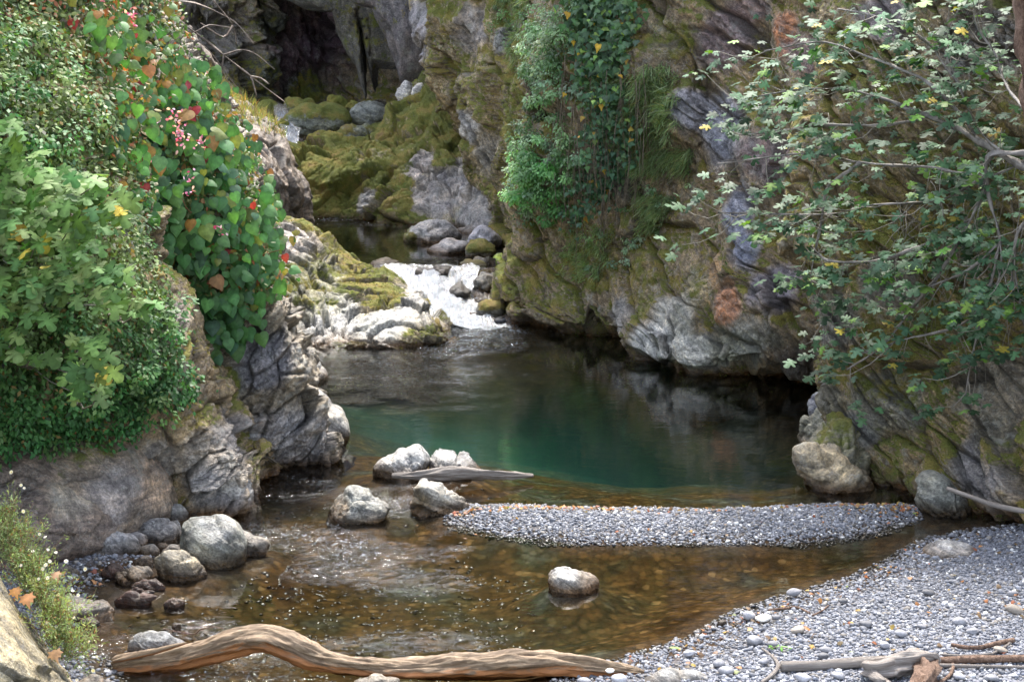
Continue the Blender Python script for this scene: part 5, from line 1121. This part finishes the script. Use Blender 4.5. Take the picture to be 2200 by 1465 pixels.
# --- plants hanging on the middle right wall
herb = plant('cliff_herb', pix(1190, 300, 23.5), 'bright green leafy herb mat down the left edge of the mid right cliff', 'cliff plant')
arr = []
HB = [(4, (.12, .22, .09)), (3, (.22, .33, .20)), (2, (.07, .13, .05)), (.8, (.42, .50, .36))]
EDGE_ = [(1140,60),(1190,30),(1215,120),(1190,230),(1160,300),(1165,380),(1140,470),(1098,450),(1095,380),(1120,300),(1140,200)]
WIDE_ = [(1140,100),(1200,40),(1260,110),(1240,220),(1240,280),(1290,330),(1265,430),(1210,490),(1120,480),(1098,380),(1125,300),(1140,200)]
arr += [clumps(R2, EDGE_, 90, 75, (.08, .22), (.03, .065), [(4, (.20, .36, .18)), (3, (.36, .48, .34)), (2, (.12, .24, .08))], 41, SML, (.02, .3), 14),
  clumps(R2, WIDE_, 110, 70, (.07, .22), (.03, .07), HB, 42, SML, (0, .25), 30), clumps(R2, [(1120,330),(1250,330),(1250,440),(1200,480),(1120,480)], 60, 80, (.1, .22), (.04, .08), [(4, (.11, .28, .09)), (2, (.2, .36, .14))], 48, SML, (.05, .3), 20),
  clumps(R2, [(1150,-60),(1300,-60),(1300,60),(1230,130),(1160,80)], 70, 60, (.07, .2), (.03, .06), [(4, (.20, .32, .16)), (3, (.30, .40, .26)), (2, (.12, .18, .08))], 43, SML, (0, .2), 20),
  clumps(R2, [(1250,480),(1480,330),(1500,420),(1380,560),(1250,620)], 26, 40, (.04, .12), (.03, .06), HB, 47, SML, (0, .05), 20),
  clumps(R3, [(1050,-50),(1150,-50),(1150,120),(1060,90)], 30, 40, (.06, .18), (.03, .06), HB, 49, SML, (0, .1), 20)]
leaf_obj('foliage', arr, M_LEAF, herb)
ivy = plant('ivy', pix(1290, 100, 22.8), 'dark green ivy hanging from the top of the mid right cliff', 'ivy')
arr = []
for poly, n, sz, pal, sd_ in (([(1210,-60),(1360,-60),(1385,60),(1350,170),(1370,230),(1310,300),(1250,200),(1220,60)], 1800, (.06, .13), [(6, (.055, .115, .055)), (3, (.09, .165, .075)), (.7, (.22, .34, .08)), (.15, (.55, .35, .05))], 43),
    ([(1230,150),(1345,220),(1400,300),(1330,430),(1270,500),(1215,480),(1260,330)], 1000, (.05, .10), [(6, (.06, .13, .07)), (3, (.11, .20, .10)), (.3, (.5, .33, .06))], 44)):
    P, N, r = spots(R2, poly, n, sd_, (.02, .40), 30)
    arr.append(leaf_arrays(P, np.array([-.1, -.8, .5])+rn(r, n, .35), DN+rn(r, n, .4), r.uniform(*sz, n), IVY, np.clip(mixcol(r, n, pal, .22), .01, .8)))
P, N, r = spots(R2, [(1200,100),(1400,150),(1400,330),(1300,460),(1210,440)], 170, 45, (.05, .3), 10)
arr.append(woody(twigs(P, P+np.stack([r.normal(0, .06, 170), r.normal(0, .05, 170), -r.uniform(.3, 1.1, 170)], -1), r, .006, 0, 6), (.22, .18, .14))); leaf_obj('foliage', arr, M_LEAF, ivy)
def blades(names, poly, n, seed, ln, wd, pal, dirn, off=(0, .05), edge=25, clump=None, spread=.35):
    P, N, r = spots(names, poly, n if clump is None else max(1, n//clump), seed, off, edge)
    if clump: P = np.repeat(P, clump, 0)+r.normal(0, .03, (len(P)*clump, 3)); N = np.repeat(N, clump, 0); 
    m_ = len(P); tp = N*.5+np.array(dirn)+rn(r, m_, spread); sd__ = nrmz(np.cross(tp, rn(r, m_, 1)))
    return leaf_arrays(P, np.cross(tp, sd__), tp, r.uniform(*ln, m_), BLADE, np.clip(mixcol(r, m_, pal, .22), .01, .8), r.uniform(*wd, m_))
GRN = [(4, (.19, .27, .12)), (3, (.28, .35, .19)), (1, (.30, .28, .12))]; DRY = [(4, (.36, .29, .16)), (2, (.26, .24, .10)), (1, (.42, .24, .10))]
fern = plant('hanging_grass', pix(1400, 260, 21.5), 'wispy light green grass tufts drooping from the mid right cliff', 'grass tuft')
leaf_obj('blades', [blades(R2, [(1270,170),(1440,130),(1480,230),(1440,340),(1330,340),(1270,260)], 6500, 46, (.10, .28), (.006, .013), GRN, (-.2, -.5, -.5), (0, .08), 40, 26, .3),
   blades(R2, [(1365,400),(1460,420),(1440,490),(1380,500)], 1600, 47, (.10, .26), (.006, .012), GRN, (-.3, -.4, -.5), (0, .05), 12, 26, .25),
   blades(R2, [(1340,330),(1500,310),(1480,370),(1350,380)], 1500, 48, (.10, .3), (.006, .012), GRN, (-.3, -.4, -.5), (0, .05), 15, 26, .25),
   blades((R2, R3), [(1050,-50),(1140,-50),(1150,150),(1080,120)], 1800, 49, (.10, .3), (.006, .012), GRN, (-.1, -.4, -.6), (0, .05), 15, 26, .25),
   blades(R2, [(1200,470),(1340,480),(1300,620),(1200,600)], 1800, 50, (.06, .2), (.006, .012), GRN, (-.1, -.4, -.4), (0, .05), 25, 20, .3)], M_LEAF, fern)
dry = plant('dry_grass', pix(520, 225, 31), 'tan dry grass and weeds on top of the purple grey rock shoulder', 'dry grass')
leaf_obj('blades', [blades((L4,), [(380,110),(450,150),(560,225),(620,290),(600,310),(520,270),(420,230),(360,160)], 5200, 51, (.08, .30), (.008, .018), DRY+[(2, (.22, .30, .10))], (-.1, -.2, .7), (0, .03), 20, 12, .4)], M_LEAF, dry)
# --- moss pile on the mossy rocks: short tufts that give the cushions a soft edge
arr = []
for nm, n, ln, sd_ in ((M1, 26000, (.02, .07), 61), (R2, 26000, (.015, .05), 62), (R3, 16000, (.02, .06), 63), (L3, 9000, (.012, .035), 64), (R1, 9000, (.01, .03), 65)):
    V_, N_, X_, Y_, ar_ = SURF[nm]; me = bpy.data.objects[nm].data; mo = np.zeros(len(V_), F32); me.attributes['moss'].data.foreach_get('value', mo)
    wt = ar_*sstep(.42, .75, mo+.5*fbm(V_, 5, 3, 5))*((X_ > -50) & (X_ < 2250) & (Y_ > -50)); r = np.random.RandomState(sd_); i = r.choice(len(V_), n, p=wt/wt.sum())
    tp = N_[i]*.8+np.array([0, -.1, -.5])+rn(r, n, .4); s_ = nrmz(np.cross(tp, rn(r, n, 1)))
    cv = fbm(V_[i], 1.3, 3, 8)[:, None]; c = np.clip((np.array([.15, .165, .025])+cv*np.array([.16, .04, .01]))*(1+.25*r.normal(size=(n, 1))), .01, .7)
    arr.append(leaf_arrays(V_[i]+r.normal(0, .008, (n, 3)), np.cross(tp, s_), tp, r.uniform(*ln, n), TINY, c, r.uniform(.01, .03, n)))
leaf_obj('moss', arr, M_LEAF, None, 'short yellow green moss cushions covering the damp rock faces', 'moss', 'stuff')
# --- bare branch hanging in at the top
db = [ [(300,-60,24),(335,5,24),(400,55,24.1),(480,118,24.2),(540,165,24.3),(612,220,24.4)], [(335,5,24),(420,8,24.2),(500,45,24.4),(545,95,24.5)], [(400,-60,24.3),(450,-10,24.3),(500,55,24.5),(508,95,24.6)],
 [(480,118,24.2),(520,108,24.2),(550,118,24.3),(590,150,24.3)],[(480,118,24.2),(478,150,24.2),(490,175,24.3)],[(540,165,24.3),(545,185,24.3),(552,210,24.3)],[(540,165,24.3),(560,168,24.3),(578,182,24.3)],
 [(430,85,24.1),(415,100,24.1),(430,130,24.2),(438,160,24.3)],[(420,70,24.1),(450,55,24.2),(495,60,24.3)],[(335,5,24),(330,50,24),(360,55,24.1),(400,75,24.1),(450,110,24.2),(520,205,24.3)],[(375,30,24),(385,60,24),(370,95,24.1)],[(500,55,24.5),(480,80,24.5),(430,50,24.4)]]
V, Fs = join([tube(np.array([pix(*c) for c in L]), np.linspace(.022 if k == 0 else .012, .005, len(L)), 6, .08, k, .05) for k, L in enumerate(db)])
tag(make('dead_branch', V, Fs, M_TWIG, None, loc=tuple(V.mean(0))), 'bare brown twiggy branch hanging down in front of the dark back cliff', 'branch')
V, Fs = join([tube(np.array([pix(*c) for c in [(290,-80,16),(305,20,15.9),(320,50,15.8),(345,110,15.7)]]), [.03, .025, .02, .012], 7, .05, 5, .05)])
tag(make('dead_branch', V, Fs, M_BARK, None, loc=tuple(V.mean(0))), 'short brown stem above the pink flowers at the top left', 'branch')
_a = np.arange(48)/48*2*np.pi; _r = .78+.22*np.cos(_a*12)
DAISY = T_fan(np.stack([_r*np.cos(_a), _r*np.sin(_a)], -1), (0, 0), .0, .0)
# --- daisies at the lower left
dz = plant('daisy_plant', pix(60, 1330, 9.6), 'feathery yellow green daisy plant with small white flowers at the lower left', 'daisy plant')
r = np.random.RandomState(91); path = [(-30,1130,10.3),(20,1170,10.2),(50,1240,10.0),(90,1300,9.8),(120,1370,9.6),(150,1420,9.5),(10,1090,10.4)]
arr = []; st_s = []; st_e = []; tips = []
for k in range(420):
    j = r.randint(0, len(path)-1); t = r.rand(); a = np.array(path[j]); b = np.array(path[(j+1) % (len(path)-1)])
    c_ = a*(1-t)+b*t; c_[:2] += r.normal(0, 14, 2); base = np.array(pix(*c_)); 
    dd = nrmz(np.array([.35, -.2, .8])+r.normal(0, .45, 3)); L = r.uniform(.10, .30); tip = base+dd*L; st_s.append(base); st_e.append(tip); tips.append(tip)
    m_ = 34; q = base+np.outer(r.rand(m_), tip-base)+r.normal(0, .012, (m_, 3))
    arr.append(leaf_arrays(q, rn(r, m_, 1), dd+rn(r, m_, .8), r.uniform(.015, .04, m_), TINY, np.clip(mixcol(r, m_, [(5, (.26, .33, .12)), (3, (.36, .42, .20)), (1.2, (.17, .22, .08)), (.6, (.42, .20, .08))]), .01, .8), r.uniform(.006, .014, m_)))
arr.append(woody(twigs(st_s, st_e, r, .0018, .05, 4), (.25, .14, .08))); leaf_obj('foliage', arr, M_LEAF, dz)
for k, (x, y) in enumerate([(62,1125),(50,1098),(45,1042),(85,1147),(103,1180),(120,1186),(98,1213),(107,1205),(92,1222),(83,1243),(102,1241),(45,1214),(125,1277),(156,1268),(168,1278),(158,1326),(101,1337),(121,1346),(190,1378),(200,1440),(70,1183),(97,1153),(24,1014),(52,1048),(142,1205),(208,1410),(165,1460),(183,1222)]):
    D = 10.15-.0016*(y-1050)-.12; c_ = np.array(pix(x, y, D)); n = 14; a = np.linspace(0, 6.28, n, endpoint=False)+r.rand(); ax = nrmz(np.array([.3, -.8, .55])+r.normal(0, .35, 3)); e1 = nrmz(np.cross(ax, [0, 0, 1])); e2 = np.cross(ax, e1)
    tp = e1*np.cos(a)[:, None]+e2*np.sin(a)[:, None]; s_ = .011*r.uniform(.8, 1.25)
    A1 = leaf_arrays(c_[None], ax[None], e1[None], s_*1.15, DAISY, np.array([[.82, .80, .80]])); A1[2][-1] = (.75, .5, .05)
    leaf_obj('flower', [A1], M_PETAL, dz)
# --- fallen leaves
MAPLE = T_fan([(0,0),(.18,.06),(.42,-.02),(.36,.18),(.55,.36),(.34,.42),(.30,.62),(.14,.58),(0,1),(-.14,.58),(-.30,.62),(-.34,.42),(-.55,.36),(-.36,.18),(-.42,-.02),(-.18,.06)], (0, .3), .2, .15)
palL = [(4, (.32, .14, .05)), (1.5, (.34, .22, .06)), (2, (.24, .08, .04)), (3, (.18, .12, .07)), (.3, (.2, .24, .07))]
def ground_leaves(pxs, r, sz):
    P = np.array([onz(x, y, .05) for x, y in pxs]); P[:, 2] = np.maximum(ground_h(P[:, 0], P[:, 1]), 0)+.02+r.uniform(0, .015, len(P)); n = len(P)
    return leaf_arrays(P, np.array([0, -.2, 1])+rn(r, n, .35), rn(r, n, 1)*np.array([1, 1, .2]), r.uniform(*sz, n), MAPLE, np.clip(mixcol(r, n, palL), .01, .8))
r = np.random.RandomState(95); bx = r.uniform(975, 1960, 330); by = np.interp(bx, [975, 1050, 1200, 1500, 1800, 1960], [1098, 1090, 1092, 1096, 1085, 1086])+np.abs(r.normal(0, 5, 330))
b2 = np.stack([r.uniform(1000, 1950, 35), r.uniform(1100, 1160, 35)], -1)
q = r.uniform([1300, 1150], [2200, 1465], (900, 2)); W = np.array([onz(a, b)[:2] for a, b in q]); sdp = psd(W, BEACH); q1 = q[sdp > .05][:100]; q2 = q[(np.abs(sdp) < .10)][:80]
q3 = np.stack([r.uniform(20, 230, 20), r.uniform(1180, 1330, 20)], -1)
qb = np.stack([bx, by], -1); wl = (bx < 1330) | (r.rand(330) < .25)
leaf_obj('fallen_leaves', [ground_leaves(qb[wl], r, (.02, .05)), ground_leaves(b2, r, (.02, .04)), ground_leaves(q1, r, (.018, .05)), ground_leaves(q2, r, (.02, .04)), ground_leaves(q3, r, (.03, .06)),
  ground_leaves(np.stack([r.uniform(1800, 1975, 60), r.uniform(1080, 1105, 60)], -1), r, (.02, .05))], M_LEAF, None, 'orange and yellow autumn leaves scattered over the gravel', 'fallen leaves', 'stuff')
for k, (x, y, D, s_, c, lb) in enumerate([(55,1275,9.62,.10,(.55,.26,.12),'large pinkish orange dead leaf caught in the daisies'),(30,1262,9.7,.08,(.5,.24,.10),'orange dead leaf left of the large pinkish one'),(118,1228,9.9,.07,(.58,.33,.2),'pale orange dead leaf among the white daisies'),(115,1395,9.45,.09,(.5,.28,.14),'brown dead leaf under the lowest daisies')]):
    r = np.random.RandomState(500+k); c_ = np.array(pix(x, y, D-.12)); A1 = leaf_arrays(c_[None], np.array([[.1, -1, .5]])+rn(r, 1, .3), np.array([[.3, 0, -1.0]]), s_, MAPLE, np.array([c]))
    o = make('dead_leaf', A1[0], A1[1], M_LEAF, None, {'tint': A1[2]}, False, loc=tuple(c_)); tag(o, lb, 'leaf')
r = np.random.RandomState(600); sp = tube(np.array([onz(1650, 1392, .09), onz(1672, 1389, .13), onz(1700, 1392, .10)]), [.003, .003, .002], 5, .03)
e = empty('sprig', onz(1672, 1390, .1)); tag(e, 'small bright green sprig on the beach pebbles', 'sprig'); make('stem', sp[0], sp[1], M_TWIG, e)
q = sp[0][r.randint(0, len(sp[0])-2, 14)]; A1 = leaf_arrays(q, np.array([0, -.5, .9])+rn(r, 14, .2), rn(r, 14, 1), r.uniform(.02, .04, 14), SML, np.clip(mixcol(r, 14, [(1, (.12, .26, .04))]), 0, 1)); leaf_obj('leaves', [A1], M_LEAF, e)
A1 = leaf_arrays(np.array([onz(1437, 1390, .03)]), np.array([[0, -.3, 1.0]]), np.array([[1.0, .2, 0]]), .09, SML, np.array([[.25, .36, .10]]), .06)
tag(make('green_leaf', A1[0], A1[1], M_LEAF, None, {'tint': A1[2]}, False), 'single green leaf lying at the waters edge near the log tip', 'leaf')
# --- bigger cobbles among the beach pebbles
r = np.random.RandomState(700); T_, F_ = ico(3)
cob = [(1705,1272,30),(1715,1352,34),(1640,1327,34),(1668,1325,22),(1775,1395,30),(1768,1408,26),(1620,1375,40),(1660,1383,26),(1480,1402,30),(1545,1425,28),(1610,1322,30),(1850,1420,26),(1860,1340,30),(2060,1335,34),(2180,1310,44),(2090,1355,30),(1995,1272,30),(1935,1360,30),(2175,1275,26),(1812,1290,22),(2150,1395,30),(1560,1440,34),(1725,1455,34),(1800,1450,30),(2130,1455,34),(2060,1452,30),(1900,1385,26),(1640,1420,26),(1420,1432,26),(1980,1345,24),(1255,1462,30),(1330,1458,36),(1310,1440,20)]
for k, (x, y, wpx) in enumerate(cob):
    c_ = np.array(onz(x, y, .12)); z = float(ground_h(np.array([c_[0]]), np.array([c_[1]]))[0]); c_ = np.array(onz(x, y, z+.03)); w_ = wpx*c_[1]/FPX/2
    V = T_*(1+.13*np.sin(T_@r.normal(size=(3, 3))*1.8+r.uniform(0, 6, 3)))*np.array([w_, w_*.8, w_*r.uniform(.45, .65)]); a = r.uniform(-.4, .4); V = np.c_[V[:, 0]*math.cos(a)-V[:, 1]*math.sin(a), V[:, 0]*math.sin(a)+V[:, 1]*math.cos(a), V[:, 2]+V[:, 0]*r.normal(0, .1)]+c_
    col_ = pebble_colours(r, 1)*r.uniform(1.0, 1.7)*np.array([1.05, 1.0, .93]); o = make('beach_cobble', V, F_, M_PEB, None, {'tint': np.repeat(col_, len(V), 0)}, loc=tuple(c_))
    tag(o, 'smooth rounded cobble on the beach, bigger than the pebbles around it', 'stone', 'larger cobbles among the beach pebbles')
